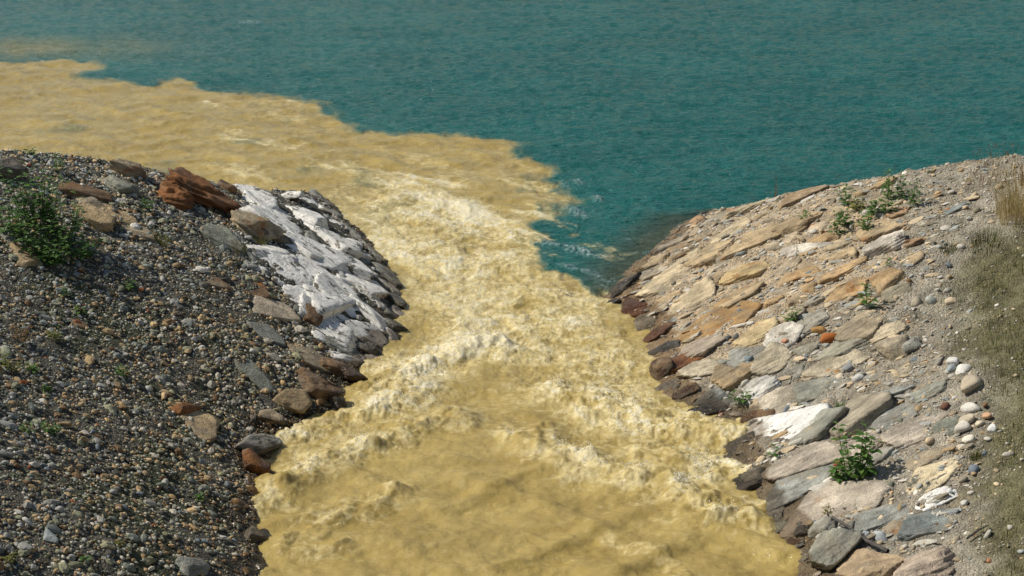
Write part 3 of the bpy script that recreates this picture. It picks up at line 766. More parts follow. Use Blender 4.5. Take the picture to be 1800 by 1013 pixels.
# left bank
LB = [
 (345, 347, 160, 72, -24, RUST, M_RUST, 'boulder', 'large jagged rust-brown outcrop boulder on the left crest', 'the rust-brown outcrop', .5, .8),
 (305, 352, 80, 40, -20, RUST, M_RUST, 'boulder', 'orange-brown rough boulder at the foot of the rust-brown outcrop', None, .8, .6),
 (225, 306, 92, 32, -18, LTAN, M_RUST, 'boulder', 'grey boulder with a rusty cleft on the left crest', 'the grey cleft boulder', .8, .5),
 (212, 332, 80, 40, -28, GREEN, M_ROCK, 'boulder', 'smooth grey-green boulder below the grey cleft boulder', None, .6, .3),
 (10, 306, 66, 38, -25, DARK, M_ROCK, 'boulder', 'dark grey boulder cut by the left edge above the green bush', 'the dark boulder at the left edge', .8, .4),
 (160, 334, 90, 22, -26, BROWN, M_RUST, 'stone_slab', 'reddish brown slab left of the smooth grey-green boulder', None, .4, .2),
 (150, 352, 60, 26, -40, LTAN, M_ROCK, 'stone_slab', 'greyish tilted slab right of the green bush', None, .6, .2),
 (165, 388, 90, 30, -35, TAN, M_RUST, 'boulder', 'tan boulder with an orange tip below the tilted greyish slab', 'the tan boulder by the bush', .7, .3),
 (205, 377, 90, 22, -28, TAN, M_RUST, 'stone_slab', 'yellowish slab with a green underside right of the tan boulder', None, .5, .2),
 (240, 407, 90, 20, -30, LTAN, M_ROCK, 'stone_slab', 'long tan slab pointing at the yellowish grass tuft', None, .5, .2),
 (375, 492, 96, 18, -32, BROWN, M_ROCK, 'stone_slab', 'smooth brown slab lying like a plank in the pebbles', 'the smooth brown slab', .4, 0),
 (395, 335, 40, 22, -15, BROWN, M_RUST, 'boulder', 'brown boulder beside the top of the white rocks', None, .8, .3),
 (438, 405, 80, 44, -35, LTAN, M_RUST, 'boulder', 'tan-grey boulder with mossy foot left of the white rocks', 'the mossy tan boulder', .7, .5),
 (390, 420, 90, 26, -40, GREEN, M_ROCK, 'stone_slab', 'grey-green slab dipping under the mossy tan boulder', None, .6, .3),
 (455, 412, 44, 30, -30, DARK, M_ROCK, 'boulder', 'dark mossy boulder against the white rocks', None, .8, .3),
 (340, 742, 112, 17, -46, TAN, M_ROCK, 'stone_slab', 'long tan slab standing out of the pebbles of the left bank', 'the long tan slab in the pebbles', .8, .2),
 (318, 724, 36, 22, -35, RUST, M_RUST, 'boulder', 'rust-brown stone at the upper end of the long tan slab', None, .8, .2),
 (455, 785, 84, 34, 5, GREY, M_ROCK, 'boulder', 'grey wet boulder jutting into the torrent at the left shore', 'the grey shore boulder', .7, .2),
 (448, 820, 66, 34, -42, RUST, M_RUST, 'boulder', 'rounded orange-brown boulder at the left waterline', 'the orange-brown shore boulder', .8, .2),
 (545, 632, 110, 34, -28, LTAN, M_ROCK, 'stone_slab', 'tan slab dipping from the pebbles towards the water', 'the tan shore slab', .5, .3),
 (590, 655, 90, 36, -25, BROWN, M_RUST, 'boulder', 'dark reddish brown wet boulder below the lowest white rock', 'the reddish wet boulder', .6, .3),
 (600, 612, 80, 24, -22, LGREY, M_WHITE, 'stone_slab', 'grey-white slab above the reddish wet boulder', None, .5, .2),
 (560, 690, 90, 34, -25, BROWN, M_ROCK, 'boulder', 'dark brown wet boulder in the notch of the left shore', 'the dark notch boulder', .7, .3),
 (595, 715, 34, 22, -20, DARK, M_ROCK, 'boulder', 'small black wet boulder at the tip of the left shore notch', None, .9, .2),
 (510, 710, 70, 30, -20, TAN, M_RUST, 'boulder', 'tan boulder with orange side above the torrent notch', None, .6, .2),
 (475, 735, 60, 26, -25, LTAN, M_ROCK, 'boulder', 'tan-grey boulder above the grey shore boulder', None, .6, .2),
 (490, 545, 90, 34, -26, BEIGE, M_ROCK, 'stone_slab', 'beige slab half buried in pebbles left of the white rocks', 'the beige slab in the pebbles', .35, .2),
 (470, 590, 80, 28, -32, LGREY, M_ROCK, 'stone_slab', 'grey slab half buried below the beige slab', None, .4, .2),
 (452, 512, 60, 24, -32, BROWN, M_RUST, 'stone_slab', 'brown slab half buried above the beige one', None, .4, .2),
 (545, 562, 36, 20, -24, BROWN, M_ROCK, 'boulder', 'purplish brown boulder in a hollow beside the white rocks', None, .8, .2),
 (445, 945, 34, 22, 10, GREY, M_ROCK, 'boulder', 'grey stone at the lower left waterline', None, .8, .2),
 (470, 950, 46, 24, -20, DARK, M_ROCK, 'boulder', 'dark wet stone at the lower left waterline', None, .7, .2),
 (340, 1000, 60, 30, 10, LGREY, M_ROCK, 'boulder', 'pale grey rough boulder at the bottom edge of the left bank', 'the pale boulder at the bottom edge', .6, .2),
 (90, 950, 36, 12, -18, BLUE, M_COBBLE, 'boulder', 'flat blue-grey stone lying near the lower left corner', 'the flat blue-grey stone', .5, 0),
 (24, 420, 60, 18, -40, LGREY, M_ROCK, 'stone_slab', 'grey slab half hidden under the left part of the green bush', None, .5, .2),
 (45, 440, 60, 20, -30, TAN, M_RUST, 'stone_slab', 'yellowish slab below the green bush', None, .5, .2),
 (440, 655, 90, 26, -40, GREEN, M_ROCK, 'stone_slab', 'dark green-grey slab in the pebbles above the shore notch', None, .4, .2),
 (135, 570, 50, 14, -30, BROWN, M_ROCK, 'stone_slab', 'brown slab in the dark gravel of the left slope', None, .6, .2),
]
for (a, b, L, Wd, an, col, mat, nm, lab, land, th, led) in LB:
    place_rock(nm, a, b, L, Wd, an, col, mat, lab, 'slab' if nm == 'stone_slab' else 'boulder', th, .36 if nm == 'boulder' else .35, nm == 'stone_slab', .13 if led > .3 else .10, 4, land, ledge=led * .9, tilt=.09)

# lime-white rocks at the tip of the left bank
WB = [
 (450, 350, 80, 40, -38, 'white rock at the upper left corner of the white outcrop', 'the upper white rock'),
 (505, 343, 70, 18, -8, 'white crest slab at the top of the white outcrop', 'the white crest slab'),
 (480, 375, 120, 34, -38, 'long white slab below the white crest slab', None),
 (530, 372, 100, 30, -40, 'white slab at the right of the white crest slab, grey at its rim', None),
 (500, 405, 130, 34, -40, 'longest white slab in the upper middle of the white outcrop', 'the longest white slab'),
 (565, 410, 120, 30, -42, 'white slab above the wet black edge of the left tip', None),
 (465, 440, 90, 34, -36, 'white rock right of the mossy tan boulder', None),
 (535, 440, 120, 34, -38, 'white slab in the very middle of the white outcrop', 'the middle white slab'),
 (600, 455, 110, 34, -40, 'white slab near the water on the right of the middle white slab', None),
 (500, 475, 110, 36, -36, 'white slab with a grey shadowed foot left of the middle white slab', None),
 (570, 490, 130, 36, -38, 'white slab below the middle white slab', None),
 (640, 500, 90, 34, -42, 'white slab close to the water with a dark hollow under its tip', 'the hollowed white slab'),
 (530, 520, 90, 34, -30, 'grey-faced white rock at the lower left of the white outcrop', None),
 (600, 530, 130, 36, -36, 'broad white slab in the lower middle of the white outcrop', 'the broad lower white slab'),
 (650, 548, 90, 32, -36, 'white slab with a ragged wet lower edge by the water', None),
 (560, 555, 100, 30, -38, 'narrow white slab left of the broad lower white slab', None),
 (585, 585, 90, 32, -32, 'white rock above the tan shore slab', None),
 (605, 632, 60, 20, -14, 'small bright white rock lowest of the white outcrop', 'the lowest white rock'),
 (645, 590, 80, 28, -25, 'wet grey rock with white top beside the torrent', None),
]
for (a, b, L, Wd, an, lab, land) in WB:
    place_rock('white_rock', a, b, L * 1.04, Wd * 1.26, an, WHITE, M_WHITE, lab, 'rock', .5, .32, True, .17, 4, land, ledge=.45, group='lime-white rocks at the tip of the left bank', tilt=.10)
# dark wet rocks along the left tip
for (a, b, L, Wd, an, lab) in [
 (565, 352, 54, 18, -25, 'dark wet rock at the far tip beside the white crest slab'),
 (588, 378, 50, 18, -42, 'dark wet rock second from the far tip of the left bank'),
 (622, 412, 60, 18, -44, 'dark wet rock between torrent and upper white slabs'),
 (655, 445, 60, 20, -44, 'dark wet rock beside the foam at mid tip'),
 (688, 490, 60, 22, -50, 'dark wet rock right of the hollowed white slab'),
 (695, 530, 54, 26, -40, 'dark wet rock where the left bank reaches farthest into the torrent'),
 (690, 572, 60, 24, -20, 'purplish wet rock lowest of the dark row at the tip'),
 (640, 612, 60, 24, -25, 'dark wet rock just above the lowest white rock'),
 (640, 645, 50, 22, -20, 'pinkish brown wet rock below the lowest white rock')]:
    place_rock('wet_rock', a, b, L, Wd * .72, an + random.uniform(-9, 9), LGREY, M_ROCK, lab, 'rock', .55, .42, False, .10, 4, None, ledge=.4, group='dark wet rocks along the left tip')

# stones with a look of their own lying on the right bank
CB = [
 (1458, 597, 30, 17, 25, lin(190, 112, 50), 'rust-orange rounded cobble lying on the large greenish slab', 'the rust-orange cobble'),
 (1442, 582, 20, 12, 25, lin(176, 136, 80), 'tan cobble just left of the rust-orange cobble', None),
 (1695, 650, 36, 16, 20, lin(226, 222, 210), 'large white cobble at the edge of the grass', 'the large white cobble'),
 (1676, 640, 18, 18, 30, lin(222, 218, 208), 'round white cobble left of the large white cobble', None),
 (1672, 652, 16, 14, 0, lin(180, 190, 190), 'bluish cobble under the round white cobble', None),
 (1710, 682, 40, 26, 30, lin(178, 164, 140), 'big tan-grey cobble above the heap of stones', 'the big tan-grey cobble'),
 (1704, 720, 30, 16, 30, lin(220, 214, 200), 'white cobble on top of the stone heap at the soil edge', 'the stone heap'),
 (1702, 738, 36, 12, -5, lin(206, 192, 164), 'flat cream stone in the middle of the stone heap', None),
 (1696, 754, 32, 18, 30, lin(224, 216, 198), 'pale cobble at the foot of the stone heap', None),
 (1734, 734, 20, 11, 20, lin(206, 164, 128), 'pinkish cobble right of the stone heap', None),
 (1744, 757, 20, 14, 30, lin(226, 224, 214), 'white cobble alone right of the stone heap', None),
 (1722, 746, 20, 9, 5, lin(212, 198, 170), 'small cream cobble between stone heap and lone white cobble', None),
 (1660, 716, 20, 10, 5, lin(120, 84, 66), 'dark red-brown cobble left of the stone heap', None),
 (1712, 826, 18, 14, 20, lin(128, 138, 146), 'single blue-grey cobble on the bare brown soil', 'the single blue-grey cobble'),
 (1704, 775, 32, 10, 10, lin(222, 214, 194), 'elongated white stone above the small green tuft', None),
 (1548, 944, 28, 13, -8, lin(170, 174, 172), 'pale grey cobble above the dark branch', None),
 (1522, 942, 16, 11, 0, lin(160, 166, 166), 'small grey cobble left of the pale grey cobble by the branch', None),
 (1738, 987, 14, 9, 0, lin(196, 140, 100), 'salmon cobble near the bottom right corner', None),
 (1690, 788, 18, 9, 15, lin(214, 204, 184), 'small cream stone below the elongated white stone', None),
 (1670, 532, 28, 9, 15, lin(214, 192, 160), 'flat cream stone at the edge of the thin grass', None),
 (1612, 534, 22, 14, 40, lin(176, 164, 140), 'tan cobble in the gravel right of the upright weed', None),
 (1634, 530, 16, 14, 60, lin(186, 186, 172), 'greyish cobble next to the flat cream stone', None),
 (1460, 655, 12, 10, 40, lin(186, 138, 80), 'small ochre cobble on the lower cream slab', None),
 (1472, 656, 12, 9, 0, lin(182, 136, 82), 'small ochre cobble beside its twin on the lower cream slab', None),
 (1490, 650, 24, 12, 30, lin(150, 150, 146), 'grey cobble right of the two small ochre cobbles', None),
 (1476, 664, 18, 9, 0, lin(216, 200, 174), 'cream cobble under the two small ochre cobbles', None),
 (1508, 668, 26, 13, 25, lin(212, 208, 198), 'white cobble below the grey cobble', None),
 (1546, 722, 14, 9, 30, lin(196, 172, 120), 'yellowish cobble on the upper end of the rounded tan-grey slab', None),
 (1556, 724, 16, 8, 30, lin(176, 164, 128), 'olive-tan cobble beside the yellowish cobble', None),
 (1580, 823, 9, 9, 0, lin(206, 196, 180), 'little round pale pebble above the very broad pinkish slab', None),
 (1270, 640, 18, 12, 40, lin(150, 148, 134), 'grey cobble resting on the tan rounded slab', None),
 (1280, 598, 18, 10, 20, lin(104, 102, 98), 'dark cobble left of the bright yellow slab', None),
 (1294, 595, 18, 10, 20, lin(110, 108, 104), 'dark cobble touching the bright yellow slab', None),
 (1318, 634, 24, 12, 30, lin(126, 136, 138), 'blue-grey cobble below the bright yellow slab', None),
 (1380, 602, 14, 10, 0, lin(190, 140, 108), 'pinkish brown stone right of the bright yellow slab', None),
]
for (a, b, L, Wd, an, col, lab, land) in CB:
    place_rock('cobble', a, b, L, Wd, an, col, M_COBBLE, lab, 'cobble', .8, .2, False, .03, 3, land, p=7)
for (a, b, w) in [(1500, 800, 'the big leafy plant'), (1565, 350, 'the bushy plants'), (80, 385, 'the green bush'), (1525, 525, 'the single upright weed'), (1525, 955, 'the dark branch'),
                  (285, 420, 'the yellowish grass tuft'), (1360, 345, 'the dry stalks'), (1712, 800, 'the small green tuft'), (215, 650, 'the lone green weed'), (140, 955, 'the lower left corner'),
                  (140, 800, 'the dry dark gully of the left slope'), (20, 650, 'the yellowed weeds at the left edge'), (250, 560, 'the bare middle of the left slope'), (1640, 480, 'the fine gravel slope')]:
    LAND.append((a, b, w))

# ---------- filler slabs and cobbles, each still a thing; labelled by look and by the landmark beside it
CNAME = {'pale grey': GREY, 'blue-grey': BLUE, 'greenish grey': GREEN, 'beige': BEIGE, 'tan': TAN, 'orange': ORANGE, 'cream': CREAM, 'whitish': WHITE, 'brown': BROWN, 'rust-red': RUST, 'dark grey': DARK, 'pinkish': PINK}
PENDING = []
def rel_label(px_, py_, what):
    b = min(LAND, key=lambda L: ((L[0] - px_) / 1.0) ** 2 + ((L[1] - py_) / .75) ** 2)
    dx, dy = px_ - b[0], (py_ - b[1]) * 1.3
    dist = math.hypot(dx, dy)
    near = 'just ' if dist < 60 else ('' if dist < 120 else 'far ')
    if abs(dx) > 2 * abs(dy): w = 'left of' if dx < 0 else 'right of'
    elif abs(dy) > 2 * abs(dx): w = 'above' if dy < 0 else 'below'
    else: w = ('upper ' if dy < 0 else 'lower ') + ('left of' if dx < 0 else 'right of')
    return '%s %s%s %s' % (what, near, w, b[2])
def settle_labels(items, groupname):
    by = {}
    for o, lab, size in items: by.setdefault(lab, []).append((size, o))
    rank = {2: ['larger', 'smaller'], 3: ['largest', 'middle-sized', 'smallest']}
    for lab, L in by.items():
        L.sort(key=lambda q: -q[0])
        for i, (s, o) in enumerate(L):
            o['label'] = lab if len(L) not in rank else rank[len(L)][i] + ' ' + lab
            o['group'] = groupname if len(L) <= 3 else (groupname + ', ' + lab)

def free(px_, py_, Lp, Wp, k=.55):
    for (a, b, l, w, an) in OCC:
        dx, dy = px_ - a, py_ - b
        if abs(dx) > l + Lp or abs(dy) > l + Lp: continue
        t = math.radians(an); u = dx * math.cos(t) - dy * math.sin(t); v = dx * math.sin(t) + dy * math.cos(t)
        if (u / (l + Lp * .5)) ** 2 + (v / (w + Wp * .5)) ** 2 < k * 1.6: return False
    return True

rs = random.Random(5)
items = []; n_ = 0
for _ in range(3000):
    if n_ >= 34: break
    a = rs.uniform(410, 700); b = rs.uniform(335, 640)
    if not inside(np.array(a), np.array(b), Z_WHITE): continue
    L = rs.uniform(26, 60); Wd = L * rs.uniform(.3, .5)
    if not free(a, b, L, Wd, .36): continue
    o = place_rock('white_rock', a, b, L, Wd, rs.gauss(-38, 8), WHITE if rs.random() < .8 else LGREY, M_WHITE, None, 'rock', .6, .32, True, .22, 3, None, ledge=.5, tilt=.12)
    items.append((o, rel_label(a, b, 'small white rock'), L)); n_ += 1
settle_labels(items, 'small white rocks of the left tip')
items = []; n_ = 0
for _ in range(6000):
    if n_ >= 170: break
    a = rs.uniform(1070, 1680); b = rs.uniform(320, 1010)
    if not inside(np.array(a), np.array(b), Z_PAVE_R): continue
    sc_ = .55 + .45 * min(1.2, (b - 300) / 450)
    L = rs.uniform(46, 100) * sc_; Wd = L * rs.uniform(.3, .48)
    if n_ > 90: L *= .62; Wd *= .62
    if not free(a, b, L, Wd): continue
    up = b < 560
    warm = up and a < 1560
    nm = rs.choices(['tan', 'orange', 'cream', 'beige', 'pale grey', 'brown', 'whitish'] if warm else ['pale grey', 'blue-grey', 'greenish grey', 'beige', 'cream', 'whitish', 'tan', 'pinkish'],
                    [5, 3.5, 3, 3, 2.5, 1, .8] if warm else [5, 4, 3.5, 3, 2.5, 1.5, 1.5, 2])[0]
    mat = M_RUST if nm in ('tan', 'orange', 'brown') and rs.random() < .7 else M_ROCK
    o = place_rock('stone_slab', a, b, L, Wd, rs.gauss(28, 6), CNAME[nm], mat, None, 'slab', rs.uniform(.25, .5), .36, True, .16, 3 if L < 36 else 4, ledge=.35, tilt=.07)
    sz = 'small' if L < 45 else 'medium'
    items.append((o, rel_label(a, b, '%s %s slab' % (sz, nm)), L)); n_ += 1
settle_labels(items, 'stone slabs paving the right bank')

items = []
n_ = 0
COBV = [rock_verts((1.0, rs.uniform(.6, .85), rs.uniform(.45, .65)), 50 + i, 3, 12, 6, .05) for i in range(10)]
COBM = []
for V, F in COBV:
    o_ = mesh_obj('cobble', V, F, M_COBBLE); COBM.append(o_.data); bpy.data.objects.remove(o_)
def cobble(a, b, Lp, col, nm):
    c = hit(a, b); n = normal_at(c[0], c[1])
    r = Lp / FPX * (c[1] * CP + (CAMH - c[2]) * SP) / 2
    o = bpy.data.objects.new('cobble', rs.choice(COBM)); C.objects.link(o)
    q = n.to_track_quat('Z', 'Y').to_matrix() @ Matrix.Rotation(rs.uniform(0, 6.28), 3, 'Z') @ Matrix.Rotation(rs.gauss(0, .2), 3, 'X')
    M = q.to_4x4() @ Matrix.Diagonal((r, r, r, 1)); M.translation = Vector(c) + n * r * rs.uniform(.15, .4)
    o.matrix_world = M
    k = rs.uniform(.85, 1.1); o.color = (col[0] * k, col[1] * k, col[2] * k, 1)
    o['category'] = 'cobble'; o['kind'] = 'thing'
    return o
LC = {'pale grey': lin(170, 168, 156), 'blue-grey': lin(128, 136, 138), 'greenish grey': lin(126, 128, 108), 'tan': lin(176, 152, 112), 'brown': lin(128, 98, 66), 'rust-red': lin(150, 88, 54), 'whitish': lin(208, 204, 192), 'dark grey': lin(92, 90, 84)}
Z_LEFT = [(0, 270), (180, 290), (330, 325), (400, 350), (430, 470), (520, 560), (560, 640), (480, 730), (420, 790), (455, 850), (440, 1005), (0, 1005)]
NL, NR = 185, 80
for _ in range(20000):
    if n_ >= NL + NR: break
    leftside = n_ < NL
    if leftside:
        a = rs.uniform(5, 560); b = rs.uniform(265, 1005)
        if not inside(np.array(a), np.array(b), Z_LEFT): continue
        L = rs.uniform(9, 19) * (.55 + .5 * min(1, (b - 250) / 500)) * (1.25 if rs.random() < .15 else 1)
        nm = rs.choices(list(LC), [6, 5, 3, 4, 2.5, .8, 1.6, 2])[0]
    else:
        a = rs.uniform(1250, 1760); b = rs.uniform(300, 1005)
        if not inside(np.array(a), np.array(b), [(1250, 380), (1440, 335), (1640, 300), (1760, 290), (1700, 470), (1690, 600), (1750, 720), (1740, 900), (1500, 1005), (1420, 960), (1330, 850)]): continue
        L = rs.uniform(11, 22) * (.55 + .5 * min(1, (b - 250) / 500))
        nm = rs.choices(list(LC), [6, 4, 2, 5, 1, .8, 4, .6])[0]
    if leftside and not free(a, b, L, L, .5): continue
    items.append((cobble(a, b, L, LC[nm], nm), rel_label(a, b, '%s rounded cobble' % nm), L)); n_ += 1
settle_labels(items, 'loose cobbles on the banks')

# ---------- gravel: everything smaller
def gravel(name, P, rad, cols, level, label, squash=(.42, .72), chips=False, rough=1.0):
    n = len(P)
    V0, F0 = ico(level)
    e = .12
    hx = (height(P[:, 0] + e, P[:, 1]) - height(P[:, 0] - e, P[:, 1])) / (2 * e)
    hy = (height(P[:, 0], P[:, 1] + e) - height(P[:, 0], P[:, 1] - e)) / (2 * e)
    N = np.stack([-hx, -hy, np.ones(n)], 1); N += RNG.normal(0, .22, N.shape); N /= np.linalg.norm(N, axis=1)[:, None]
    a = RNG.normal(size=(n, 3))
    if chips: a = np.cross(N, np.array([1.0, -.25, .45])[None] + RNG.normal(0, .25, (n, 3)))
    Tn = np.cross(N, a); Tn /= np.linalg.norm(Tn, axis=1)[:, None]; B = np.cross(N, Tn)
    sx = rad * RNG.uniform(1.0, 1.5, n); sy = rad * RNG.uniform(.7, 1.0, n); sz = rad * RNG.uniform(squash[0], squash[1], n)
    if chips: sx = rad * RNG.uniform(1.2, 2.2, n); sy = rad * RNG.uniform(.55, .95, n); sz = rad * RNG.uniform(.28, .5, n)
    # a pool of lumpy prototypes
    K = 24
    ka = 1.9 if chips else rough
    protos = np.stack([V0 * (1 + ka * .16 * noise3(V0 * 1.7 + k * 9.1, k) + ka * .10 * noise3(V0 * 3.1 + k * 3.3, k + 50))[:, None] for k in range(K)])
    pv = protos[RNG.integers(0, K, n)]
    W3 = (pv[:, :, 0:1] * (Tn * sx[:, None])[:, None, :] + pv[:, :, 1:2] * (B * sy[:, None])[:, None, :] + pv[:, :, 2:3] * (N * sz[:, None])[:, None, :])
    VV = (P[:, None, :] + W3).reshape(-1, 3)
    FF = (F0[None] + (np.arange(n) * len(V0))[:, None, None]).reshape(-1, 3)
    cc = np.repeat(np.hstack([cols, np.ones((n, 1))]), len(V0), 0)
    o = mesh_obj(name, VV, FF, M_GRAVEL, smooth=not chips and rough < 1.2, attrs={'Col': cc})
    return tag(o, label, 'gravel', kind='stuff')

PAL_L = np.array([lin(160, 158, 148)[:3], lin(126, 132, 124)[:3], lin(138, 138, 112)[:3], lin(172, 148, 108)[:3], lin(128, 102, 72)[:3], lin(96, 94, 86)[:3], lin(200, 194, 180)[:3], lin(152, 92, 54)[:3], lin(182, 158, 122)[:3]])
PW_L = np.array([7, 3.5, 6.5, 3.6, 2.2, 2.4, 1.9, .12, 2.8]); PW_L = PW_L / PW_L.sum()
PAL_R = np.array([lin(190, 184, 168)[:3], lin(164, 166, 158)[:3], lin(202, 182, 148)[:3], lin(216, 208, 192)[:3], lin(196, 166, 122)[:3], lin(150, 140, 118)[:3], lin(176, 126, 86)[:3]])
PW_R = np.array([5, 3, 5, 2.5, 1.5, 3, .25]); PW_R = PW_R / PW_R.sum()

def scatter(n, x0, x1, y0, y1, zmin):
    P = np.stack([RNG.uniform(x0, x1, n), RNG.uniform(y0, y1, n)], 1)
    h = height(P[:, 0], P[:, 1])
    a, b = project(P[:, 0], P[:, 1], h)
    ok = (h > zmin) & (a > -220) & (a < 2020) & (b < 1090) & (b > 200)
    return P[ok], h[ok], a[ok], b[ok]

def lay(n, side, rmed, rsig, rmin, rmax, level, name, label, dens, chips=False):
    P, h, a, b = scatter(n, -8.5 if side < 0 else 1.0, -1.4 if side < 0 else 8.5, 9.0, 24.5, .02)
    k = RNG.random(len(P)) < dens(P, a, b, h)
    P, h, a, b = P[k], h[k], a[k], b[k]
    r = np.clip(rmed * np.exp(RNG.normal(0, rsig, len(P))), rmin, rmax)
    pal, pw = (PAL_L, PW_L) if side < 0 else (PAL_R, PW_R)
    ci = RNG.choice(len(pal), len(P), p=pw)
    # nearer the water on the left the stones turn warmer
    cols = pal[ci] * RNG.uniform(.72, 1.15, (len(P), 1)) * (1.15 if side < 0 else 1.0)
    if side < 0:
        warm = sstep(1.1, .2, h)[:, None] * .5
        cols = cols * (1 - warm) + cols * np.array([1.12, .98, .74]) * warm
    if side < 0: cols = cols + (np.array([.62, .60, .54]) * RNG.uniform(.5, 1, (len(P), 1)) - cols) * (sstep(-10, 20, sdf(a, b, Z_WHITE)) * .9)[:, None]
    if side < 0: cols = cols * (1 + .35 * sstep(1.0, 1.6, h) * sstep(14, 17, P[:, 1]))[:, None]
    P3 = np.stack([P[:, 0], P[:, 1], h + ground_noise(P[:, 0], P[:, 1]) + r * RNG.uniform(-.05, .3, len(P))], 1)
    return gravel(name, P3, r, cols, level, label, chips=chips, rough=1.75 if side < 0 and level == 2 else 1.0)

def dl(P, a, b, h):
    w = sdf(a, b, Z_WHITE)
    pat = fbm2(P[:, 0] * 1.1, P[:, 1] * 1.1, 3, 301)
    return np.clip(1.0 - .8 * sstep(-5, 25, w) - .5 * sstep(.05, .40, pat), 0, 1)
def dr(P, a, b, h):
    s = sdf(a, b, Z_GRASS_R); pv = sdf(a, b, Z_PAVE_R)
    pat = fbm2(P[:, 0] * 1.2, P[:, 1] * 1.2, 3, 311)
    return np.clip(.75 - .68 * sstep(-60, 40, s) - .15 * sstep(-20, 40, pv) + .5 * pat, .04, 1) * np.clip(.15 + h * 3, 0, 1)
lay(34000, -1, .0145, .50, .008, .055, 2, 'gravel', 'grey, tan and brown rounded gravel covering the left bank', dl)
lay(95000, -1, .0115, .34, .006, .022, 1, 'fine_gravel', 'small mixed gravel between the stones of the left bank', dl)
lay(15000, 1, .015, .42, .008, .040, 2, 'gravel', 'pale grey and tan gravel strewn over the right bank', dr)
lay(70000, 1, .0085, .35, .004, .016, 1, 'fine_gravel', 'fine pale grit on the soil of the right bank', dr)
def dc(P, a, b, h):
    s = sdf(a, b, Z_GRASS_R); pv = sdf(a, b, Z_PAVE_R)
    pat = fbm2(P[:, 0] * 1.6, P[:, 1] * 1.6, 3, 317)
    return np.clip(.9 - .9 * sstep(-90, 10, s) - .75 * sstep(0, -120, pv) + .4 * pat, 0, 1)
lay(12000, 1, .019, .45, .008, .055, 2, 'stone_chips', 'flat broken stone chips between the slabs of the right bank', dc, True)

# ------------------------------------------------------------------ plants
def leaf_cloud(leaves):
    """leaves: list of (pos, dir, up, len, wid) -> folded pointed leaves"""
    V = []; F = []
    for (p, d, u, L, w) in leaves:
        s = d.cross(u)
        if s.length < 1e-4: s = Vector((1, 0, 0))
        s.normalize(); nrm = s.cross(d).normalized()
        i = len(V)
        V += [p, p + d * L * .38 + s * w * .5 + nrm * w * .16, p + d * L * .40, p + d * L * .38 - s * w * .5 + nrm * w * .16,
              p + d * L * .75 + s * w * .3 - nrm * L * .03, p + d * L * .75 - nrm * L * .06, p + d * L * .75 - s * w * .3 - nrm * L * .03, p + d * L - nrm * L * .18]
        F += [(i, i + 1, i + 2), (i, i + 2, i + 3), (i + 1, i + 4, i + 5), (i + 1, i + 5, i + 2), (i + 2, i + 5, i + 6), (i + 2, i + 6, i + 3), (i + 4, i + 7, i + 5), (i + 5, i + 7, i + 6)]
    return np.array([v[:] for v in V]), np.array(F)

def tubes(paths, seg=5):
    V = []; F = []
    for pts, r0, r1 in paths:
        n = len(pts); base = len(V)
        for i, p in enumerate(pts):
            t = (pts[min(i + 1, n - 1)] - pts[max(i - 1, 0)]).normalized()
            a = t.orthogonal().normalized(); b = t.cross(a)
            r = r0 + (r1 - r0) * i / (n - 1)
            for k in range(seg):
                an = 2 * math.pi * k / seg
                V.append(p + (a * math.cos(an) + b * math.sin(an)) * r)
        for i in range(n - 1):
            for k in range(seg):
                k2 = (k + 1) % seg
                F.append((base + i * seg + k, base + i * seg + k2, base + (i + 1) * seg + k2, base + (i + 1) * seg + k))
    return np.array([v[:] for v in V]), np.array(F)


def leafy_plant(name, a, b, Hp, Wp, nstem, nleaf, leafp, mat, label, cat='plant', group=None, upright=.75, seed=1):
    r_ = random.Random(seed * 131 + int(a)); c = hit(a, b)
    H = metres(Hp, c); Wd = metres(Wp, c); LL = metres(leafp, c)
    root = empty(name, Vector(c)); tag(root, label, cat, group)
    stems = []; leaves = []
    for s in range(nstem):
        an = r_.uniform(0, 6.28); sp = Wd * .5 * math.sqrt(r_.random()) * (1 if nstem > 1 else .2)
        base = Vector((math.cos(an) * sp * .35, math.sin(an) * sp * .35, -.02))
        zb = float(height(c[0] + base.x, c[1] + base.y)) - c[2]; base.z = zb - .01
        top = Vector((math.cos(an) * sp * 1.0, math.sin(an) * sp * .9, zb + H * r_.uniform(.6, 1.0)))
        mid = (base + top) * .5 + Vector((r_.gauss(0, .03), r_.gauss(0, .03), 0)) * Wd
        pts = []
        for i in range(6):
            t = i / 5; pts.append(base * (1 - t) ** 2 + mid * 2 * t * (1 - t) + top * t * t)
        stems.append((pts, max(.0022, H * .009), .0012))
        for k in range(nleaf):
            t = .12 + .88 * (k + r_.random()) / nleaf
            p = base * (1 - t) ** 2 + mid * 2 * t * (1 - t) + top * t * t
            az = k * 2.4 + r_.uniform(-.5, .5)
            out = Vector((math.cos(az), math.sin(az), r_.uniform(-.1, .75) * upright)).normalized()
            L = LL * r_.uniform(.6, 1.15) * (1.05 - .45 * t)
            leaves.append((p + out * L * .12, out, Vector((r_.gauss(0, .2), r_.gauss(0, .2), 1)), L, L * r_.uniform(.42, .58)))
    V, F = tubes(stems); mesh_obj('stem', V, F, M_STEM, root)
    V, F = leaf_cloud(leaves); mesh_obj('leaves', V, F, mat, root, smooth=False)
    return root

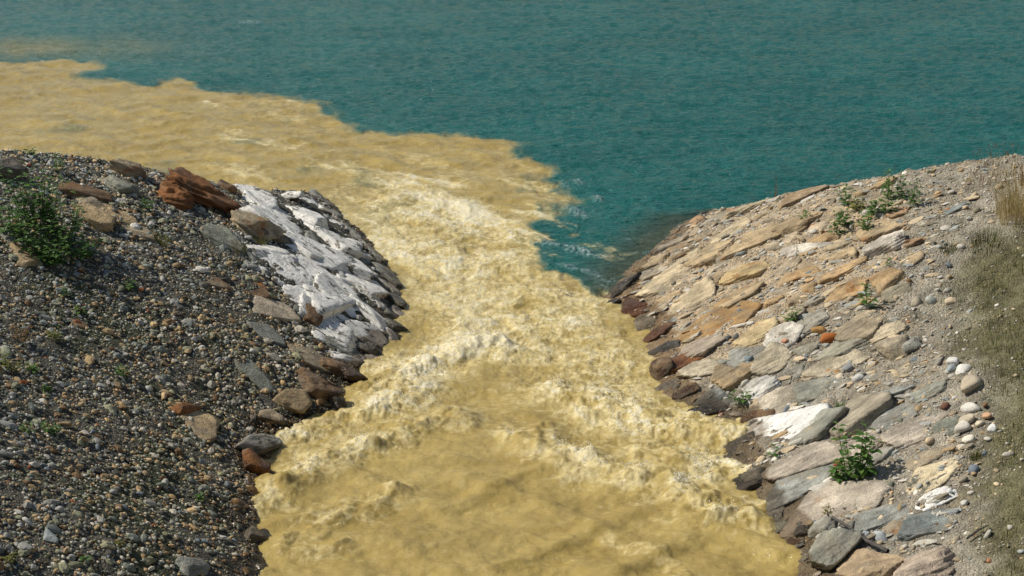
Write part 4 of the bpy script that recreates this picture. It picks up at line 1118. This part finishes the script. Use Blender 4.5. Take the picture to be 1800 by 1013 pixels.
def blades(n, H, spread, r_, lean=.35, w=.0035, zfun=None):
    V = []; F = []
    for _ in range(n):
        an = r_.uniform(0, 6.28); rr = spread * math.sqrt(r_.random()) * .35
        p = Vector((math.cos(an) * rr, math.sin(an) * rr, 0))
        if zfun: p.z = zfun(p.x, p.y)
        h = H * r_.uniform(.45, 1); d = Vector((math.cos(an) + r_.gauss(0, .4), math.sin(an) + r_.gauss(0, .4), 0)) * lean * h
        s = Vector((-math.sin(an), math.cos(an), 0)) * w
        if r_.random() < .5: s = Vector((w, 0, 0))
        i = len(V)
        for t in (0, .4, .75, 1):
            q = p + Vector((0, 0, h * t * (1 - .12 * t))) + d * t * t
            ww = 1 - t * .9
            V += [q - s * ww, q + s * ww]
        for k in range(3): F.append((i + 2 * k, i + 2 * k + 1, i + 2 * k + 3, i + 2 * k + 2))
    return np.array([v[:] for v in V]), np.array(F)

def tuft(name, a, b, Hp, Wp, n, mat, label, cat='grass tuft', lean=.45, w=.003, seed=3, heads=False, group=None):
    r_ = random.Random(seed * 17 + int(a) + int(b)); c = hit(a, b)
    H = metres(Hp, c); Wd = metres(Wp, c)
    V, F = blades(n, H, Wd, r_, lean, w, lambda x_, y_: float(height(c[0] + x_, c[1] + y_)) - c[2] - .01)
    if heads:
        root = empty(name, Vector(c)); tag(root, label, cat, group)
        mesh_obj('blades', V, F, mat, root, smooth=False)
        lv = []
        for i in range(6, len(V), 8):
            p = Vector((V[i] + V[i + 1]) / 2)
            if r_.random() < .6:
                for k in range(4): lv.append((p - Vector((0, 0, .012 * k)), Vector((r_.gauss(0, .4), r_.gauss(0, .4), 1)).normalized(), Vector((r_.gauss(0, 1), 1, 0)), .022, .008))
        V, F = leaf_cloud(lv); mesh_obj('seed_heads', V, F, M_RUSTLEAF, root, smooth=False)
        return root
    o = mesh_obj(name, V, F, mat, smooth=False); o.location = c
    return tag(o, label, cat, group)

# right bank plants
leafy_plant('leafy_plant', 1506, 842, 128, 84, 8, 15, 27, M_LEAF, 'big leafy green plant casting a dark shadow on the lower right bank', upright=.5, seed=1)
leafy_plant('leafy_plant', 1482, 846, 40, 56, 7, 9, 22, M_LEAF, 'low bright green weed at the foot of the big leafy plant', seed=2)
for i, (a, b, h_, w_, ns, lab, m_) in enumerate([
 (1486, 364, 48, 34, 4, 'leftmost upright dark plant of the bushy group near the right crest', M_LEAF_DARK),
 (1560, 352, 62, 34, 5, 'tallest leafy plant of the bushy group near the right crest', M_LEAF),
 (1582, 352, 52, 30, 4, 'leafy plant leaning against the tallest of the bushy group', M_LEAF_DARK),
 (1604, 368, 56, 24, 4, 'narrow dark plant at the right end of the bushy group', M_LEAF_DARK),
 (1558, 378, 40, 30, 4, 'bright green plant below the tallest of the bushy group', M_LEAF),
 (1508, 372, 28, 30, 4, 'yellow-green low plant in the middle of the bushy group', M_LEAF_YELLOW),
 (1532, 382, 36, 30, 4, 'green plant between the yellow-green one and the tallest', M_LEAF),
 (1522, 408, 34, 34, 5, 'lowest bright green plant of the bushy group', M_LEAF),
 (1468, 416, 48, 24, 4, 'dark plant standing alone below the left of the bushy group', M_LEAF_DARK),
 (1484, 398, 30, 24, 3, 'small dark plant right above the lone dark one', M_LEAF_DARK)]):
    leafy_plant('leafy_plant', a, b, h_, w_, ns, 12, 15, m_, lab, seed=10 + i, upright=.9)
leafy_plant('leafy_weed', 1526, 545, 50, 26, 3, 11, 18, M_LEAF, 'single upright green weed beside a square orange slab', seed=30)
leafy_plant('leafy_weed', 1385, 568, 34, 36, 4, 9, 14, M_LEAF, 'pale green weed right of the bright yellow slab', seed=31)
leafy_plant('leafy_weed', 1300, 712, 30, 34, 4, 9, 15, M_LEAF_DARK, 'dark weed growing above the dark wet ledge', seed=32)
leafy_plant('leafy_weed', 1360, 806, 28, 22, 2, 8, 15, M_LEAF, 'little weed with feathered leaves below the broad flat white slab', seed=33)
leafy_plant('leafy_weed', 1412, 388, 22, 34, 4, 8, 11, M_LEAF, 'low bright weed on the tan crest slabs', seed=34)
leafy_plant('leafy_weed', 1450, 908, 22, 14, 2, 7, 12, M_LEAF_YELLOW, 'tiny yellow-green weed above the hollowed grey boulder', seed=35)
leafy_plant('leafy_weed', 1558, 470, 22, 16, 2, 7, 11, M_LEAF, 'tiny weed above the square orange slab', seed=36)
leafy_plant('leafy_weed', 1400, 455, 46, 12, 1, 10, 8, M_STEM, 'thin dry stalk standing on the tan paving', seed=37)
tuft('dry_stalks', 1362, 352, 66, 26, 7, M_RUSTLEAF, 'thin brown dry stalks rising against the lake from the crest', 'plant', .12, .0022)
tuft('grass_tuft', 1788, 384, 135, 100, 240, M_DRY, 'tall straw-yellow dry grass at the right edge of the picture', heads=True, lean=.35, w=.003)
tuft('grass_tuft', 1802, 325, 62, 30, 50, M_RUSTLEAF, 'reddish brown dry grass behind the straw-yellow grass', lean=.2)
tuft('grass_tuft', 1716, 804, 22, 28, 60, M_GRASS, 'small green tuft on the bare brown soil')
tuft('grass_tuft', 1476, 718, 20, 24, 50, M_LEAF, 'small green grass tuft below the streaked greenish slab')
tuft('grass_tuft', 1636, 306, 18, 18, 40, M_GRASS, 'thin tuft on the grey gravel near the right crest')
tuft('grass_tuft', 1700, 322, 20, 20, 40, M_DRY, 'pale dry tuft on the upper gravel slope')
tuft('grass_tuft', 1735, 432, 34, 90, 150, M_GRASS, 'wide patch of olive grass on the upper right slope')
tuft('grass_tuft', 1668, 440, 22, 40, 60, M_GRASS, 'sparse olive tuft left of the wide grass patch')
tuft('grass_tuft', 1458, 205 + 282, 14, 22, 36, M_GRASS, 'dull tuft above the long orange slab')
# left bank plants
for i, (a, b, h_, w_, ns, m_, lab) in enumerate([
 (70, 400, 118, 100, 26, M_LEAF_DARK, 'tallest part of the dark green bush on the left bank'),
 (26, 420, 80, 76, 16, M_LEAF_DARK, 'green bush at the left edge under the dark boulder'),
 (110, 420, 84, 80, 18, M_LEAF, 'green bush spreading right of the tallest bush'),
 (85, 462, 70, 96, 18, M_LEAF_DARK, 'low green bush below the tallest bush'),
 (135, 450, 36, 60, 10, M_LEAF_DARK, 'low dark bush at the right end of the bushes'),
 (82, 462, 30, 40, 7, M_LEAF, 'bright weed at the bottom of the bushes')]):
    leafy_plant('green_bush', a, b, h_, w_ * 1.35, ns, 10, 20, m_, lab, 'bush', 'dark green bushes on the left bank', seed=50 + i)
for i, (a, b, h_, w_, ns, m_, lab) in enumerate([
 (100, 300, 34, 26, 4, M_LEAF, 'small leafy weed on the crest right of the dark boulder'),
 (56, 272, 14, 16, 3, M_LEAF_DARK, 'tiny dark weed on the crest by the left edge'),
 (260, 366, 20, 24, 4, M_LEAF, 'small weed under the rust-brown outcrop'),
 (215, 662, 26, 28, 4, M_LEAF, 'lone bright green weed in the middle of the dark gravel'),
 (140, 550, 16, 24, 3, M_LEAF, 'small green weed on the bare upper gravel'),
 (112, 520, 16, 18, 3, M_LEAF, 'small weed right below the bushes'),
 (38, 600, 40, 40, 6, M_RUSTLEAF, 'rust-yellow withered weed near the left edge'),
 (20, 650, 34, 50, 7, M_LEAF_YELLOW, 'yellow-green weed at the left edge'),
 (55, 655, 18, 30, 4, M_LEAF, 'low green weed right of the yellow-green one'),
 (95, 596, 26, 40, 5, M_LEAF_YELLOW, 'pale yellow-green weed right of the withered weed'),
 (90, 760, 26, 40, 5, M_LEAF, 'green weed patch on the lower left slope'),
 (48, 760, 20, 24, 4, M_LEAF, 'small weed left of the lower green patch'),
 (84, 690, 14, 18, 3, M_LEAF, 'tiny weed above the lower green patch'),
 (228, 508, 16, 20, 3, M_LEAF, 'small weed left of the smooth brown slab'),
 (15, 985, 20, 30, 4, M_LEAF_YELLOW, 'yellowish weed in the lower left corner'),
 (150, 985, 16, 22, 3, M_LEAF, 'small weed near the bottom edge'),
 (210, 960, 14, 18, 3, M_LEAF_YELLOW, 'tiny yellowish weed right of the bottom weed'),
 (352, 880, 12, 20, 3, M_LEAF, 'tiny weed near the left waterline')]):
    leafy_plant('leafy_weed', a, b, h_, w_, ns, 9, 12, m_, lab, seed=80 + i)
tuft('grass_tuft', 285, 428, 24, 36, 120, M_LEAF_YELLOW, 'yellowish rounded grass tuft among pale pebbles on the left bank')
tuft('grass_tuft', 422, 442, 22, 34, 90, M_GRASS, 'olive grass tuft at the foot of the mossy tan boulder')
tuft('grass_tuft', 458, 430, 20, 28, 80, M_LEAF_YELLOW, 'mossy yellow-green tuft against the white rocks')
tuft('grass_tuft', 292, 304, 26, 40, 24, M_GRASS, 'thin grass blades on the crest against the muddy water', lean=.15, w=.002)

# sparse grass as ground cover
def cover(name, n, side, zone, H0, H1, mat, label, thr):
    P, h, a, b = scatter(n, -8.5 if side < 0 else 1.0, -1.4 if side < 0 else 8.5, 9.0, 24.0, .2)
    pat = fbm2(P[:, 0] * 1.3, P[:, 1] * 1.3, 4, 401 if side > 0 else 433) + .4 * fbm2(P[:, 0] * 6, P[:, 1] * 6, 2, 402)
    s = sstep(-60, 50, sdf(a, b, zone)) if zone is not None else 1
    k = RNG.random(len(P)) < s * sstep(thr, thr + .35, pat)
    P, h = P[k], h[k]; m = len(P)
    hh = RNG.uniform(H0, H1, m); an = RNG.uniform(0, 2 * math.pi, m); le = RNG.uniform(.2, .8, m) * hh
    w = RNG.uniform(.0015, .003, m)
    p0 = np.stack([P[:, 0], P[:, 1], h + ground_noise(P[:, 0], P[:, 1]) - .004], 1)
    sv = np.stack([np.cos(an + 1.57), np.sin(an + 1.57), np.zeros(m)], 1) * w[:, None]
    mid = p0 + np.stack([np.cos(an) * le * .35, np.sin(an) * le * .35, hh * .6], 1)
    tip = p0 + np.stack([np.cos(an) * le, np.sin(an) * le, hh], 1)
    V = np.stack([p0 - sv, p0 + sv, mid + sv * .7, mid - sv * .7, tip], 1).reshape(-1, 3)
    i = np.arange(m) * 5
    Q = np.stack([i, i + 1, i + 2, i + 3], 1); Tq = np.stack([i + 3, i + 2, i + 4], 1)
    o = mesh_obj(name, V, [Q, Tq], mat, smooth=False)
    return tag(o, label, 'grass', kind='stuff')
cover('grass', 150000, 1, Z_GRASS_R, .025, .11, M_GRASS, 'sparse olive grass on the brown soil of the right bank', -.12)
cover('moss_grass', 60000, -1, None, .012, .04, M_GRASS, 'thin mossy grass between the stones of the left bank', .12)

# driftwood
def branch(name, pts, r0, r1, label, twigs=()):
    P = []
    for (a, b, up) in pts:
        c = hit(a, b); P.append(Vector(c) + Vector((0, 0, up)))
    org = P[0].copy()
    Q = []
    for i in range(len(P) - 1):
        for k in range(4): Q.append(P[i].lerp(P[i + 1], k / 4) + Vector((random.gauss(0, .004), random.gauss(0, .004), random.gauss(0, .003))) - org)
    Q.append(P[-1] - org)
    paths = [(Q, r0, r1)]
    for (i, d, l) in twigs:
        s = Q[i]; paths.append(([s, s + Vector(d) * l * .5, s + Vector(d) * l + Vector((0, 0, .01))], r1, r1 * .4))
    V, F = tubes(paths, 7)
    o = mesh_obj(name, V, F, M_WOOD); o.location = org
    return tag(o, label, 'branch')
branch('driftwood_branch', [(1462, 930, .10), (1490, 948, .10), (1512, 962, .09), (1535, 975, .08), (1560, 982, .06)], .011, .018, 'dark bent driftwood branch lying above the orange-tan boulder', [(5, (.3, .5, .5), .08), (9, (-.4, .5, .3), .06)])
branch('driftwood_branch', [(1700, 952, .03), (1716, 942, .035), (1736, 930, .03)], .010, .005, 'short dark stick on the soil near the right edge', [(4, (.4, -.5, .3), .05)])
branch('twig', [(448, 690, .012), (420, 682, .012), (398, 674, .01)], .005, .003, 'pale thin twig on the pebbles above the shore notch')

# yellow slab under the clear shallows by the right bank
c = water_pt(1178, 415)
V, F = rock_verts((.34, .50, .08), 991, 4, 13, 16, .05, True)
o = mesh_obj('stone_slab', V, F, M_RUST); o.location = (c[0], c[1], -.085); o.rotation_euler = (0, -.1, -.35); o.color = lin(226, 180, 90)
tag(o, 'yellow slab lying under clear shallow water at the right bank', 'slab', kind='thing')

# ------------------------------------------------------------------ light, sky, camera
SUN_EL = 45.0
to_sun = Vector((-.95, .24, 0)).normalized()
sd_ = Vector((to_sun.x * math.cos(math.radians(SUN_EL)), to_sun.y * math.cos(math.radians(SUN_EL)), math.sin(math.radians(SUN_EL))))
L = bpy.data.lights.new('sun', 'SUN'); L.energy = 4.2; L.angle = math.radians(.53); L.color = (1.0, .95, .86)
so = bpy.data.objects.new('sun', L); C.objects.link(so); so.rotation_euler = sd_.to_track_quat('Z', 'Y').to_euler(); so.location = (0, 0, 40)
w = bpy.data.worlds.new('World'); S.world = w; w.use_nodes = True
nt = w.node_tree; bg = nt.nodes['Background']
sky = nt.nodes.new('ShaderNodeTexSky'); sky.sky_type = 'NISHITA'; sky.sun_disc = False
sky.sun_elevation = math.radians(SUN_EL); sky.sun_rotation = math.atan2(to_sun.x, to_sun.y)
sky.air_density = 1.0; sky.dust_density = 1.0
nt.links.new(sky.outputs[0], bg.inputs[0]); bg.inputs[1].default_value = .075

cam = bpy.data.cameras.new('camera'); co = bpy.data.objects.new('camera', cam); C.objects.link(co)
cam.sensor_width = 36; cam.lens = 18 / math.tan(math.radians(17)); cam.clip_end = 6000; cam.clip_start = .1
co.location = (0, 0, CAMH); co.rotation_euler = (math.radians(90) - PITCH, 0, 0)
S.camera = co
S.view_settings.view_transform = 'Standard'; S.view_settings.look = 'None'; S.view_settings.exposure = 0; S.view_settings.gamma = 1
S.cycles.max_bounces = 6; S.cycles.transparent_max_bounces = 6
